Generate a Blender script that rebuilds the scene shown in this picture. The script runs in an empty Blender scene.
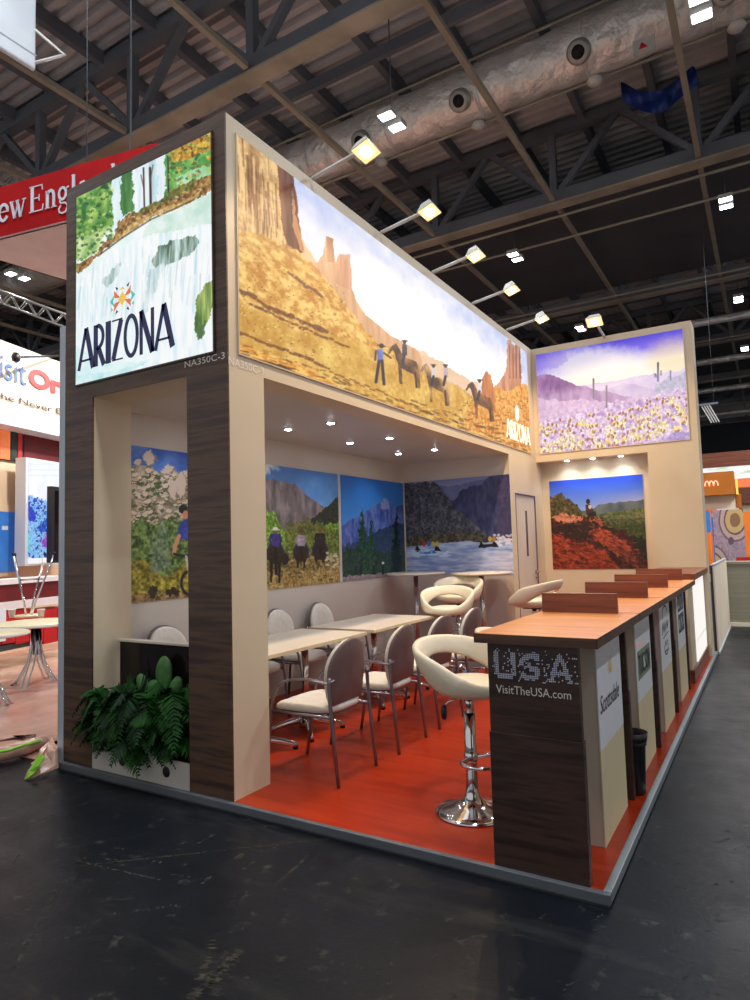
import bpy, bmesh, math, random
import numpy as np
from mathutils import Vector, Matrix
PI=math.pi
random.seed(7)
SC=bpy.context.scene
COL=SC.collection
# ------------------------------------------------------------------ camera (measured from the photograph, 750x1000)
F=649.18; CP=np.array([2.78988,-2.91047,1.53005]); YAW,PIT,ROL=-0.542891,0.0714639,-0.0285934
def cam_axes():
    cy,sy=math.cos(YAW),math.sin(YAW)
    f=np.array([sy*math.cos(PIT),cy*math.cos(PIT),math.sin(PIT)])
    r=np.array([cy,-sy,0.]);u=np.cross(r,f)
    return math.cos(ROL)*r+math.sin(ROL)*u,-math.sin(ROL)*r+math.cos(ROL)*u,f
CR,CU,CF=cam_axes()
cam=bpy.data.cameras.new('camera');camo=bpy.data.objects.new('camera',cam);COL.objects.link(camo)
cam.sensor_fit='VERTICAL';cam.sensor_height=24.0;cam.lens=F/1000*24.0;cam.clip_end=300
M=Matrix.Identity(4)
for i in range(3):
    M[i][0]=CR[i];M[i][1]=CU[i];M[i][2]=-CF[i];M[i][3]=CP[i]
camo.matrix_world=M
SC.camera=camo
def at(px,py,ax,val):
    d=(px-375)/F*CR-(py-500)/F*CU+CF
    i='xyz'.index(ax);t=(val-CP[i])/d[i]
    return CP+t*d
# ------------------------------------------------------------------ materials
def lin(c):
    if isinstance(c,str): c=tuple(int(c[i:i+2],16) for i in (0,2,4))
    o=[]
    for v in c:
        v=v/255.; o.append(v/12.92 if v<=.04045 else ((v+.055)/1.055)**2.4)
    return tuple(o)+(1.,)
MATS={}
def mat(name,col,rough=.5,metal=0.,coat=0.,emit=0.,ecol=None,noise=None,bump=None,streak=None,spec=.5,alpha=1.,trans=0.):
    """noise=(scale,col2,detail), streak=((sx,sy,sz),[(pos,col),...]) , bump=(scale,strength)"""
    if name in MATS: return MATS[name]
    m=bpy.data.materials.new(name);m.use_nodes=True;nt=m.node_tree;b=nt.nodes['Principled BSDF']
    N=nt.nodes.new;L=nt.links.new
    b.inputs['Base Color'].default_value=lin(col);b.inputs['Roughness'].default_value=rough;b.inputs['Metallic'].default_value=metal
    b.inputs['Coat Weight'].default_value=coat;b.inputs['Coat Roughness'].default_value=.12;b.inputs['Specular IOR Level'].default_value=spec
    if trans: b.inputs['Transmission Weight'].default_value=trans
    if alpha<1: b.inputs['Alpha'].default_value=alpha
    if emit: b.inputs['Emission Color'].default_value=lin(ecol or col);b.inputs['Emission Strength'].default_value=emit
    if noise or bump or streak:
        tc=N('ShaderNodeTexCoord')
    if noise:
        n=N('ShaderNodeTexNoise');n.inputs['Scale'].default_value=noise[0];n.inputs['Detail'].default_value=noise[2] if len(noise)>2 else 4
        r=N('ShaderNodeValToRGB');r.color_ramp.elements[0].position=.35;r.color_ramp.elements[1].position=.65
        r.color_ramp.elements[0].color=lin(col);r.color_ramp.elements[1].color=lin(noise[1])
        L(tc.outputs['Object'],n.inputs['Vector']);L(n.outputs['Fac'],r.inputs['Fac']);L(r.outputs['Color'],b.inputs['Base Color'])
    if streak:
        mp=N('ShaderNodeMapping');mp.inputs['Scale'].default_value=streak[0]
        n=N('ShaderNodeTexNoise');n.inputs['Scale'].default_value=1.;n.inputs['Detail'].default_value=6;n.inputs['Roughness'].default_value=.62;n.inputs['Distortion'].default_value=.25
        r=N('ShaderNodeValToRGB');cr=r.color_ramp
        while len(cr.elements)<len(streak[1]): cr.elements.new(.5)
        for e,(p,c) in zip(cr.elements,streak[1]): e.position=p;e.color=lin(c)
        L(tc.outputs['Object'],mp.inputs['Vector']);L(mp.outputs['Vector'],n.inputs['Vector']);L(n.outputs['Fac'],r.inputs['Fac']);L(r.outputs['Color'],b.inputs['Base Color'])
    if bump:
        n=N('ShaderNodeTexNoise');n.inputs['Scale'].default_value=bump[0];n.inputs['Detail'].default_value=5
        bp=N('ShaderNodeBump');bp.inputs['Strength'].default_value=bump[1];bp.inputs['Distance'].default_value=bump[2] if len(bump)>2 else .02
        L(tc.outputs['Object'],n.inputs['Vector']);L(n.outputs['Fac'],bp.inputs['Height']);L(bp.outputs['Normal'],b.inputs['Normal'])
    MATS[name]=m;return m
WALNUT=[(.25,'1f1310'),(.42,'3d2923'),(.52,'59402f'),(.60,'3a2721'),(.70,'614637'),(.82,'45302a')]
mat('walnut','3c2a24',rough=.38,streak=((.7,.7,11),WALNUT))
mat('walnut_end','3c2a24',rough=.35,streak=((.9,6,12),[(.25,'1a100e'),(.42,'2e1f1b'),(.52,'443029'),(.60,'2a1c18'),(.70,'4a352b'),(.82,'33241f')]))
mat('worktop','b9713c',rough=.32,streak=((1.6,24,8),[(.25,'a0602f'),(.45,'cc8248'),(.6,'d89258'),(.8,'b87440')]))
mat('worktop_edge','4a2f22',rough=.4,streak=((2,6,30),[(.3,'38221a'),(.6,'5a3a29')]))
mat('riser','7a4030',rough=.35,streak=((1.2,10,30),[(.25,'4a241c'),(.5,'78402e'),(.75,'8e5238')]))
mat('red_floor','a83a14',rough=.30,spec=.28,streak=((1.1,14,5),[(.2,'761a06'),(.45,'9c2a0b'),(.6,'a83412'),(.85,'882209')]))
mat('white_laminate','d3c4ab',rough=.45,noise=(1.2,'cdbda3',2),spec=.3)
mat('niche_white','cbc4bc',rough=.35,noise=(.8,'c4bcb3',2))
mat('beige_panel','d5c8a4',rough=.5,noise=(2,'cfc19c',2))
mat('shaded_side','b9b3a5',rough=.5,noise=(2,'b1ab9d',2))  # white cabinet laminate, greyed for the shade on its end
mat('vinyl_white','dfe2e8',rough=.35,noise=(2,'dadde4',2))
mat('aluminium','b4bdc9',rough=.4,metal=.1,noise=(3,'a8b1bd',2))
mat('kerb','8f979c',rough=.4,metal=.4,noise=(4,'868e94',2))
mat('kerb_shaded','62686f',rough=.45,metal=.2,noise=(4,'5a6067',2))  # kerb again, darkened for the weaker light on the front
mat('kerb_dark','3a3d44',rough=.5,noise=(4,'33363c',2))
mat('chrome','d8dbe0',rough=.08,metal=1.,noise=(6,'d2d5da',2))
mat('steel_tube','8d8790',rough=.3,metal=.85,noise=(6,'847e87',2))
mat('grey_plastic','6c5b5b',rough=.5,noise=(9,'655454',3))
mat('cream_leather','ded5c0',rough=.42,noise=(6,'d8ceb7',3),bump=(60,.06))
mat('cream_fabric','ddd8cf',rough=.75,noise=(30,'d5cfc5',3),bump=(160,.15))
mat('table_top','d8cdbf',rough=.32,noise=(3,'d2c6b7',3))
mat('table_edge','cfbf9c',rough=.5,noise=(3,'c6b591',3))
mat('black_plastic','15151a',rough=.4,noise=(8,'1b1b20',2))
mat('black_rubber','101012',rough=.7,noise=(8,'161618',2))
mat('dark_glass','120d0e',rough=.1,spec=.35,noise=(3,'1b1415',2))
mat('fern','123812',rough=.6,spec=.2,noise=(9,'21541c',3))
mat('fern_dark','0b220e',rough=.6,spec=.2,noise=(9,'153617',3))
mat('cactus','2f5e2a',rough=.55,noise=(14,'467a3a',3))
mat('agave','16261c',rough=.45,noise=(7,'22382a',2))
mat('soil','1e1611',rough=.95,noise=(30,'2c2118',4))
mat('planter_white','b9b6b0',rough=.5,noise=(3,'b0ada7',3))
mat('roof_deck','d2d4d8',rough=.6,noise=(.6,'b8babf',4))
mat('roof_steel','6e757f',rough=.6,noise=(1.1,'646a74',3))
mat('roof_chord_lit','b8b19f',rough=.6,noise=(1.1,'959080',3))  # beam steel made paler, as if lit from below
mat('roof_rail','a59f8e',rough=.5,noise=(2,'979180',3))
mat('roof_dark','55585f',rough=.85,noise=(.7,'4c4f56',3))
mat('foil','f0efec',rough=.28,metal=.4,noise=(2.2,'d8d6d2',5),bump=(2.6,1.,.14))
mat('duct_ring','b9b6ae',rough=.35,metal=.6,noise=(5,'aaa79f',3))
mat('lamp_body','c9c9c4',rough=.4,noise=(5,'c0c0ba',2))
mat('bulb_warm','fff2d8',emit=20,ecol=(255,236,196),noise=(5,'fff0d0',2))
mat('lens_warm','ffdca0',emit=1.5,ecol=(255,206,128),noise=(5,'ffe0a8',2))
mat('lens_cold','eef4ff',emit=16,ecol=(235,243,255),noise=(5,'e8f0ff',2))
mat('lens_spot','f4f8ff',emit=60,ecol=(232,242,255),noise=(5,'eef4ff',2))
mat('blue_tarp','1c3a8c',rough=.5,noise=(4,'15306f',4),bump=(9,.5))
mat('glow_panel','b8b0a8',rough=.5,emit=.85,ecol=(255,250,246),noise=(3,'b0a8a0',2))
mat('text_white','e6e0da',rough=.5,noise=(9,'dfd9d3',2))
mat('text_dot','dde4fa',rough=.5,noise=(9,'d2daf6',2))
mat('text_pale','dcd2c2',rough=.5,noise=(9,'d6ccbb',2))
mat('text_dark','2b2b33',rough=.5,noise=(9,'25252c',2))
mat('print_navy','26306a',rough=.5,emit=.06,ecol='26306a',noise=(6,'2e3460',2))
mat('print_white','f6f3ea',emit=.8,ecol='f6f3ea',noise=(9,'efece2',2))
mat('red_fabric','b00e14',rough=.8,spec=.15,noise=(5,'a20b10',3))
mat('letter_silver','d9dde6',rough=.4,noise=(6,'c6cbd8',2))
mat('pink_fabric','efd9d9',rough=.75,noise=(4,'e8cfcf',3))
mat('sign_cream','efe2cf',rough=.7,noise=(2,'e9dac4',3))
mat('white_box','dfe7ee',rough=.6,noise=(2,'d3dce5',2))
mat('text_blue','2f62b0',rough=.5,noise=(9,'2c5aa4',2))
mat('text_red','d4252c',rough=.5,noise=(9,'c82027',2))
mat('text_brown','3c2a2c',rough=.5,noise=(9,'352527',2))
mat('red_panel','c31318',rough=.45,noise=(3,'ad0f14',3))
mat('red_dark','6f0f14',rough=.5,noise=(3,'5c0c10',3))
mat('shelf_white','e6dede',rough=.45,noise=(3,'ddd4d4',2))
mat('booth_beige','e3c9ac',rough=.6,noise=(2,'dabf9f',2))
mat('carpet_pink','b98872',rough=.7,noise=(1.3,'a5705a',6),bump=(3,.5))
mat('plastic_film','cda794',rough=.25,noise=(2,'bf9380',4),bump=(4,.9),coat=.25)
mat('tape_green','8fd23a',rough=.35,noise=(8,'7cc02c',3),bump=(12,.6))
mat('cup_white','e9e6d6',rough=.5,noise=(8,'e2dfce',2))
mat('round_top','d9cfae',rough=.35,noise=(4,'cfc49f',3))
mat('orange_sign','c0701a',rough=.5,noise=(3,'b5660f',3))
mat('orange_bright','e87a1e',rough=.5,emit=.25,ecol='e87a1e',noise=(3,'dc6c12',3))
mat('neon','ffd9c0',emit=1.6,ecol=(255,120,80),noise=(5,'ffe3c8',2))
mat('grey_desk','8e8a76',rough=.5,streak=((1,1,30),[(.3,'837f6c'),(.7,'979380')]))
mat('door_grey','cfc5b8',rough=.45,noise=(2,'c8beb0',2))
mat('slit_glass','5a5f66',rough=.12,noise=(3,'50555c',2))
mat('hall_dark','3c4148',rough=.9,noise=(.3,'454a52',3))
mat('blue_glow_print','2f66b0',rough=.3,emit=.3,ecol='3a70c0',noise=(3,'3f7cc4',4))  # blue print with a faint glow put into its colour
mat('sun_yellow','dcb64c',rough=.5,noise=(9,'d2a93e',2))
mat('logo_green','7f8f74',rough=.5,noise=(9,'6f8068',2))
mat('logo_navy','3c4058',rough=.5,noise=(9,'34384e',2))
mat('terracotta','e06a3c',rough=.5,emit=.5,ecol='e8804a',noise=(9,'da6236',2))
mat('turquoise','4fc0b4',rough=.5,emit=.5,ecol='5fd0c0',noise=(9,'48b6aa',2))
mat('gold_emit','f2c84a',rough=.5,emit=.5,ecol='f6d060',noise=(9,'eabf40',2))
mat('scuff','43443b',rough=.7,spec=.1,noise=(25,'26272a',4))
# hall floor: dark scuffed concrete
def floor_mat():
    m=bpy.data.materials.new('hall_floor');m.use_nodes=True;nt=m.node_tree;b=nt.nodes['Principled BSDF'];N=nt.nodes.new;L=nt.links.new;b.inputs['Specular IOR Level'].default_value=.16
    tc=N('ShaderNodeTexCoord')
    def ns(scale,detail,rot=0,sc=(1,1,1)):
        mp=N('ShaderNodeMapping');mp.inputs['Rotation'].default_value=(0,0,rot);mp.inputs['Scale'].default_value=sc
        n=N('ShaderNodeTexNoise');n.inputs['Scale'].default_value=scale;n.inputs['Detail'].default_value=detail;n.inputs['Roughness'].default_value=.65
        L(tc.outputs['Object'],mp.inputs['Vector']);L(mp.outputs['Vector'],n.inputs['Vector']);return n.outputs['Fac']
    def ramp(f,els):
        r=N('ShaderNodeValToRGB')
        while len(r.color_ramp.elements)<len(els): r.color_ramp.elements.new(.5)
        for e,(p,c) in zip(r.color_ramp.elements,els): e.position=p;e.color=lin(c) if not isinstance(c,float) else (c,c,c,1)
        L(f,r.inputs['Fac']);return r.outputs['Color']
    def mix(fac,a,bc):
        x=N('ShaderNodeMix');x.data_type='RGBA';L(fac,x.inputs['Factor'])
        for s,v in ((6,a),(7,bc)):
            if isinstance(v,tuple): x.inputs[s].default_value=v
            else: L(v,x.inputs[s])
        return x.outputs[2]
    base=ramp(ns(.7,6),[(.3,'0d1016'),(.5,'12161d'),(.7,'171b23')])
    s1=ramp(ns(1.,7,.55,(.6,3,1)),[(.57,0.),(.72,.3)])
    s2=ramp(ns(1.,6,-.5,(.8,4,1)),[(.60,0.),(.72,.28)])
    s3=ramp(ns(9.,7),[(.60,0.),(.70,.45)])
    c=mix(s1,base,lin('484a46'));c=mix(s2,c,lin('50524c'));c=mix(s3,c,lin('55574f'))
    L(c,b.inputs['Base Color'])
    rr=ramp(ns(2.5,5),[(.3,.30),(.7,.48)]);L(rr,b.inputs['Roughness'])
    n=ns(30,4);bp=N('ShaderNodeBump');bp.inputs['Strength'].default_value=.12;bp.inputs['Distance'].default_value=.01;L(n,bp.inputs['Height']);L(bp.outputs['Normal'],b.inputs['Normal'])
    MATS['hall_floor']=m
floor_mat()
def attr_mat(name,emit=0.,rough=.45):
    m=bpy.data.materials.new(name);m.use_nodes=True;nt=m.node_tree;b=nt.nodes['Principled BSDF']
    a=nt.nodes.new('ShaderNodeVertexColor');a.layer_name='print'
    nt.links.new(a.outputs['Color'],b.inputs['Base Color']);b.inputs['Roughness'].default_value=rough
    if emit:
        nt.links.new(a.outputs['Color'],b.inputs['Emission Color']);b.inputs['Emission Strength'].default_value=emit
        dim=nt.nodes.new('ShaderNodeMix');dim.data_type='RGBA';dim.inputs['Factor'].default_value=.93;dim.inputs[7].default_value=(.02,.02,.02,1);b.inputs['Specular IOR Level'].default_value=.15
        nt.links.new(a.outputs['Color'],dim.inputs[6]);nt.links.new(dim.outputs[2],b.inputs['Base Color'])
    MATS[name]=m;return m
attr_mat('print_poster',0.,.35);attr_mat('print_lit',.95,.5);attr_mat('print_tower',.97,.5)
# ------------------------------------------------------------------ mesh helpers
class MB:
    def __init__(s): s.v=[];s.f=[];s.sm=[]
    def add(s,vs,fs,smooth=False):
        o=len(s.v);s.v+= [tuple(map(float,p)) for p in vs];s.f+=[tuple(i+o for i in f) for f in fs];s.sm+=[smooth]*len(fs);return s
    def box(s,x0,x1,y0,y1,z0,z1):
        vs=[(x,y,z) for z in (z0,z1) for y in (y0,y1) for x in (x0,x1)]
        return s.add(vs,[(0,2,3,1),(4,5,7,6),(0,1,5,4),(2,6,7,3),(0,4,6,2),(1,3,7,5)])
    def tube(s,pts,r,n=10,closed=False,cap=True):
        P=[Vector(p) for p in pts];m=len(P)
        rs=r if isinstance(r,(list,tuple)) else [r]*m
        T=[]
        for i in range(m):
            if closed: t=P[(i+1)%m]-P[i-1]
            else: t=P[min(i+1,m-1)]-P[max(i-1,0)]
            T.append(t.normalized())
        a=Vector((0,0,1)) if abs(T[0].z)<.9 else Vector((1,0,0))
        u=T[0].cross(a).normalized();vs=[]
        for i in range(m):
            u=(u-T[i]*u.dot(T[i])).normalized();w=T[i].cross(u)
            for k in range(n):
                c=2*PI*k/n;vs.append(P[i]+(u*math.cos(c)+w*math.sin(c))*rs[i])
        fs=[]
        for i in range(m if closed else m-1):
            j=(i+1)%m
            for k in range(n): fs.append((i*n+k,i*n+(k+1)%n,j*n+(k+1)%n,j*n+k))
        if cap and not closed: fs+=[tuple(range(n))[::-1],tuple((m-1)*n+k for k in range(n))]
        return s.add(vs,fs,True)
    def lathe(s,prof,c=(0,0,0),n=28,axis='z'):
        vs=[];m=len(prof)
        for r,z in prof:
            for k in range(n):
                a=2*PI*k/n;p=(r*math.cos(a),r*math.sin(a),z)
                if axis=='x': p=(p[2],p[0],p[1])
                elif axis=='y': p=(p[1],p[2],p[0])
                vs.append((p[0]+c[0],p[1]+c[1],p[2]+c[2]))
        fs=[]
        for i in range(m-1):
            for k in range(n): fs.append((i*n+k,i*n+(k+1)%n,(i+1)*n+(k+1)%n,(i+1)*n+k))
        if prof[0][0]>1e-4: fs.append(tuple(range(n))[::-1])
        if prof[-1][0]>1e-4: fs.append(tuple((m-1)*n+k for k in range(n)))
        return s.add(vs,fs,True)
    def prism(s,pts,d0,d1,fr):
        """outline pts 2D, extruded d0..d1; fr(a,b,d)->xyz"""
        n=len(pts);vs=[fr(a,b,d0) for a,b in pts]+[fr(a,b,d1) for a,b in pts]
        fs=[tuple(range(n))[::-1],tuple(range(n,2*n))]+[(i,(i+1)%n,n+(i+1)%n,n+i) for i in range(n)]
        return s.add(vs,fs)
    def bar(s,a,b,w,h):
        """rectangular bar a->b; w horizontal width, h the other"""
        a=Vector(a);b=Vector(b);t=(b-a).normalized();up=Vector((0,0,1)) if abs(t.z)<.95 else Vector((0,1,0))
        u=t.cross(up).normalized()*w/2;w2=u.cross(t).normalized()*h/2
        vs=[p+su*u+sw*w2 for p in (a,b) for su,sw in ((-1,-1),(1,-1),(1,1),(-1,1))]
        return s.add(vs,[(0,3,2,1),(4,5,6,7),(0,1,5,4),(1,2,6,5),(2,3,7,6),(3,0,4,7)])
    def build(s,name,m,parent=None,bevel=0,sub=0,solid=0,smooth=None):
        me=bpy.data.meshes.new(name);me.from_pydata(s.v,[],s.f);me.validate();me.update()
        if len(me.polygons)==len(s.sm):
            me.polygons.foreach_set('use_smooth',[bool(x) if smooth is None else smooth for x in s.sm])
        me.materials.append(MATS[m] if isinstance(m,str) else m)
        bm=bmesh.new();bm.from_mesh(me);bmesh.ops.recalc_face_normals(bm,faces=bm.faces);bm.to_mesh(me);bm.free()
        o=bpy.data.objects.new(name,me);COL.objects.link(o)
        if parent is not None: o.parent=parent
        if solid:
            md=o.modifiers.new('solid','SOLIDIFY');md.thickness=solid;md.offset=0
        if bevel:
            md=o.modifiers.new('bevel','BEVEL');md.width=bevel;md.segments=2;md.limit_method='ANGLE'
        if sub:
            md=o.modifiers.new('sub','SUBSURF');md.levels=sub;md.render_levels=sub
        return o
def tag(o,label=None,cat=None,group=None,kind=None):
    if label: o['label']=label
    if cat: o['category']=cat
    if group: o['group']=group
    if kind: o['kind']=kind
    return o
def thing(name,label,cat,loc=(0,0,0),rz=0,group=None):
    o=bpy.data.objects.new(name,None);o.empty_display_size=.1;COL.objects.link(o);o.location=loc;o.rotation_euler=(0,0,rz)
    return tag(o,label,cat,group)
def struct(name,mb,m,parent=None,**k):
    o=mb.build(name,m,parent,**k)
    if parent is None: o['kind']='structure'
    return o
def kids(o): return [c for c in bpy.data.objects if c.parent==o]
def dup(root,loc,rz=0,label=None,group=None):
    r=root.copy();COL.objects.link(r);r.location=loc;r.rotation_euler=(0,0,rz)
    if label: r['label']=label
    if group: r['group']=group
    def rec(a,b):
        for c in kids(a):
            d=c.copy();COL.objects.link(d);d.parent=b;rec(c,d)
    rec(root,r)
    return r
def frame(o,right,up):
    R=Vector(right).normalized();U=Vector(up).normalized();Nn=R.cross(U)
    return lambda a,b,d:tuple(Vector(o)+R*a+U*b+Nn*d)
def text(name,s,o,right,up,w,h,m,parent=None,shear=0,depth=.002,bold=0,spacing=1.):
    """lettering laid in the rectangle with lower-left corner o (parent's space), w wide, h high"""
    cu=bpy.data.curves.new(name,'FONT');cu.body=s;cu.shear=shear;cu.offset=bold;cu.resolution_u=3;cu.space_character=spacing
    t=bpy.data.objects.new(name,cu);COL.objects.link(t)
    bpy.context.view_layer.update()
    me=bpy.data.meshes.new_from_object(t.evaluated_get(bpy.context.evaluated_depsgraph_get()))
    bpy.data.objects.remove(t)
    vs=np.array([v.co[:] for v in me.vertices]);mn=vs.min(0);mx=vs.max(0)
    fr=frame(o,right,up)
    mb=MB();mb.add([fr((v[0]-mn[0])/(mx[0]-mn[0])*w,(v[1]-mn[1])/(mx[1]-mn[1])*h,depth) for v in vs],[tuple(p.vertices) for p in me.polygons])
    bpy.data.meshes.remove(me)
    me=bpy.data.meshes.new(name);me.from_pydata(mb.v,[],mb.f);me.materials.append(MATS[m])
    ob=bpy.data.objects.new(name,me);COL.objects.link(ob)
    if parent is not None: ob.parent=parent
    return ob
def strokes(mb,fr,lines,sx,sy,ox,oy,depth=.003):
    """lines: list of (points, width or (w0,w1)) in letter units; scaled sx,sy, offset ox,oy"""
    for pts,w in lines:
        P=[Vector((ox+p[0]*sx,oy+p[1]*sy)) for p in pts];n=len(P);Lf=[];Rt=[]
        for i in range(n):
            t=(P[min(i+1,n-1)]-P[max(i-1,0)]).normalized();nn=Vector((-t.y,t.x))
            ww=w if not isinstance(w,tuple) else w[0]+(w[1]-w[0])*i/(n-1)
            Lf.append(P[i]+nn*ww/2);Rt.append(P[i]-nn*ww/2)
        for i in range(n-1):
            q=[Lf[i],Rt[i],Rt[i+1],Lf[i+1]]
            mb.prism([(a.x,a.y) for a in q],0,depth,fr)
def arc(cx,cy,rx,ry,a0,a1,n=14): return [(cx+rx*math.cos(math.radians(a0+(a1-a0)*i/n)),cy+ry*math.sin(math.radians(a0+(a1-a0)*i/n))) for i in range(n+1)]
# ------------------------------------------------------------------ printed pictures: colours worked out on a fine grid
class Pic:
    def __init__(s,o,right,up,w,h,nu,nv,seed=1):
        s.nu,s.nv=nu,nv;s.o=np.array(o,float);s.R=np.array(right,float);s.U=np.array(up,float);s.w,s.h=w,h
        s.rng=np.random.RandomState(seed)
        u=np.linspace(0,1,nu);v=np.linspace(1,0,nv);s.u,s.v=np.meshgrid(u,v)
        X=s.o+ (s.u*w)[...,None]*s.R+(s.v*h)[...,None]*s.U
        D=X-CP;wz=D@CF;s.X=X
        s.px=375+F*(D@CR)/wz;s.py=500-F*(D@CU)/wz
        s.c=np.full((nv,nu,3),200.);s.amp=1.5
        k=max(6,int(26*min(3,w/h)));s.wx=(s.noise(k,26,4,.7)-.5)*2.4;s.wy=(s.noise(k,26,4,.7)-.5)*2.4
    def noise(s,fx,fy,oct=4,rough=.55):
        out=np.zeros((s.nv,s.nu));amp=1.;tot=0
        for k in range(oct):
            gx,gy=int(fx*2**k)+2,int(fy*2**k)+2
            g=s.rng.rand(gy+1,gx+1)
            x=s.u*(gx-1);y=s.v*(gy-1);xi=x.astype(int);yi=y.astype(int);fxx=x-xi;fyy=y-yi
            fxx=fxx*fxx*(3-2*fxx);fyy=fyy*fyy*(3-2*fyy)
            a=g[yi,xi]*(1-fxx)+g[yi,xi+1]*fxx;b=g[yi+1,xi]*(1-fxx)+g[yi+1,xi+1]*fxx
            out+=amp*(a*(1-fyy)+b*fyy);tot+=amp;amp*=rough
        return np.clip((out/tot-.5)*1.9+.5,0,1)
    def mask(s,pts):
        m=np.zeros(s.px.shape,bool);n=len(pts);X,Y=s.px+s.wx*s.amp,s.py+s.wy*s.amp
        for i in range(n):
            x0,y0=pts[i];x1,y1=pts[(i+1)%n]
            if y0==y1: continue
            c=((Y>=y0)!=(Y>=y1))
            m^= c&(X<(x1-x0)*(Y-y0)/(y1-y0)+x0)
        return m
    def put(s,m,c0,c1=None,t=None,a=1.):
        c0=np.array(c0,float)
        col=c0 if c1 is None else c0+(np.array(c1,float)-c0)*(t[...,None] if np.ndim(t) else t)
        mm=(m*a)[...,None]
        s.c=s.c*(1-mm)+col*mm
    def poly(s,pts,c0,c1=None,t=None,a=1.): s.put(s.mask(pts),c0,c1,t,a)
    def ell(s,cx,cy,rx,ry,c,a=1.,soft=False,c1=None,t=None):
        q_=min(1,min(rx,ry)/4)*s.amp;d=((s.px+s.wx*q_-cx)/rx)**2+((s.py+s.wy*q_-cy)/ry)**2
        m=(np.clip(1.3-d,0,1) if soft else d<1)
        s.put(m,c,c1,t,a)
    def line(s,pts,w,c,a=1.):
        for (x0,y0),(x1,y1) in zip(pts[:-1],pts[1:]):
            dx,dy=x1-x0,y1-y0;L2=dx*dx+dy*dy+1e-9
            tt=np.clip(((s.px-x0)*dx+(s.py-y0)*dy)/L2,0,1)
            d=np.hypot(s.px-x0-tt*dx,s.py-y0-tt*dy)
            s.put(np.clip(w/2-d+.5,0,1),c,None,None,a)
    def ridge(s,pts,amp=2.,f=30):
        """polyline x->y boundary with roughness; returns mask of what lies below it"""
        xs=[p[0] for p in pts];ys=[p[1] for p in pts]
        yb=np.interp(s.px,xs,ys)
        n=(s.noise(f,1,4)-.5)*2*amp
        return (s.py>yb+n)&(s.px>=xs[0])&(s.px<=xs[-1])
    def build(s,name,m,parent,back=.0):
        nu,nv=s.nu,s.nv
        V=s.X.reshape(-1,3)
        if parent is not None: V=V-np.array(parent.location)
        idx=np.arange(nu*nv).reshape(nv,nu)
        q=np.stack([idx[1:,:-1],idx[1:,1:],idx[:-1,1:],idx[:-1,:-1]],-1).reshape(-1,4)
        me=bpy.data.meshes.new(name);me.vertices.add(len(V));me.vertices.foreach_set('co',V.ravel().astype('f'))
        me.loops.add(q.size);me.loops.foreach_set('vertex_index',q.ravel().astype('i'))
        me.polygons.add(len(q));me.polygons.foreach_set('loop_start',(np.arange(len(q))*4).astype('i'))
        me.update(calc_edges=True);me.validate()
        c=np.clip(s.c,0,255)/255.;c=np.where(c<=.04045,c/12.92,((c+.055)/1.055)**2.4)
        at_=me.color_attributes.new('print','FLOAT_COLOR','POINT')
        at_.data.foreach_set('color',np.concatenate([c.reshape(-1,3),np.ones((nu*nv,1))],1).ravel().astype('f'))
        me.materials.append(MATS[m])
        o=bpy.data.objects.new(name,me);COL.objects.link(o)
        if parent is not None: o.parent=parent
        return o
EXPO=-0.08
# ================================================================== SETTING: hall
HP=.053;H=4.314;HC=2.664;L_=6.21;YE=5.067
struct('floor',MB().box(-34,24,-9,62,-.1,0),'hall_floor')
# old tape lines and scrapes worn into the hall floor
rg=random.Random(21);mb=MB()
def scrape(p0,p1,w,keep,n):
    a=Vector((*at(*p0,'z',0)[:2],.0012));b=Vector((*at(*p1,'z',0)[:2],.0012));d=(b-a);sd=Vector((-d.y,d.x,0)).normalized()
    for i in range(n):
        if rg.random()>keep: continue
        f=i/n;g=f+rg.uniform(.5,1.3)/n;o0=rg.uniform(-.5,.5)*w*.4;w0=w*rg.uniform(.25,.6);w1=w*rg.uniform(.25,.6)
        p,q=a+d*f+sd*o0,a+d*g+sd*(o0+rg.uniform(-.1,.1)*w);mb.add([p-sd*w0,q-sd*w1,q+sd*w1,p+sd*w0],[(0,1,2,3)])
scrape((60,868),(340,838),.012,.85,90);scrape((190,1000),(240,950),.05,.9,60);scrape((200,985),(215,940),.035,.5,30)
scrape((62,858),(160,880),.012,.7,40);scrape((10,975),(60,885),.02,.6,50);scrape((205,990),(235,965),.03,.55,30);scrape((110,915),(180,905),.02,.35,40)
scrape((270,890),(310,855),.02,.5,40);scrape((330,960),(470,1000),.02,.25,60);scrape((0,835),(95,800),.012,.6,50);scrape((240,872),(290,838),.02,.4,30)
for i in range(60):
    x,y=rg.uniform(0,740),rg.uniform(840,1000)
    if x>480 and y<910: continue
    scrape((x,y),(x+rg.uniform(4,22),y+rg.uniform(-12,4)),rg.uniform(.006,.02),.5,8)
for i in range(26):
    x,y=rg.uniform(630,745),rg.uniform(720,1000);scrape((x,y),(x+rg.uniform(5,20),y+rg.uniform(-3,3)),.008,.6,6)
struct('floor_scuffs',mb,'scuff')
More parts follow.
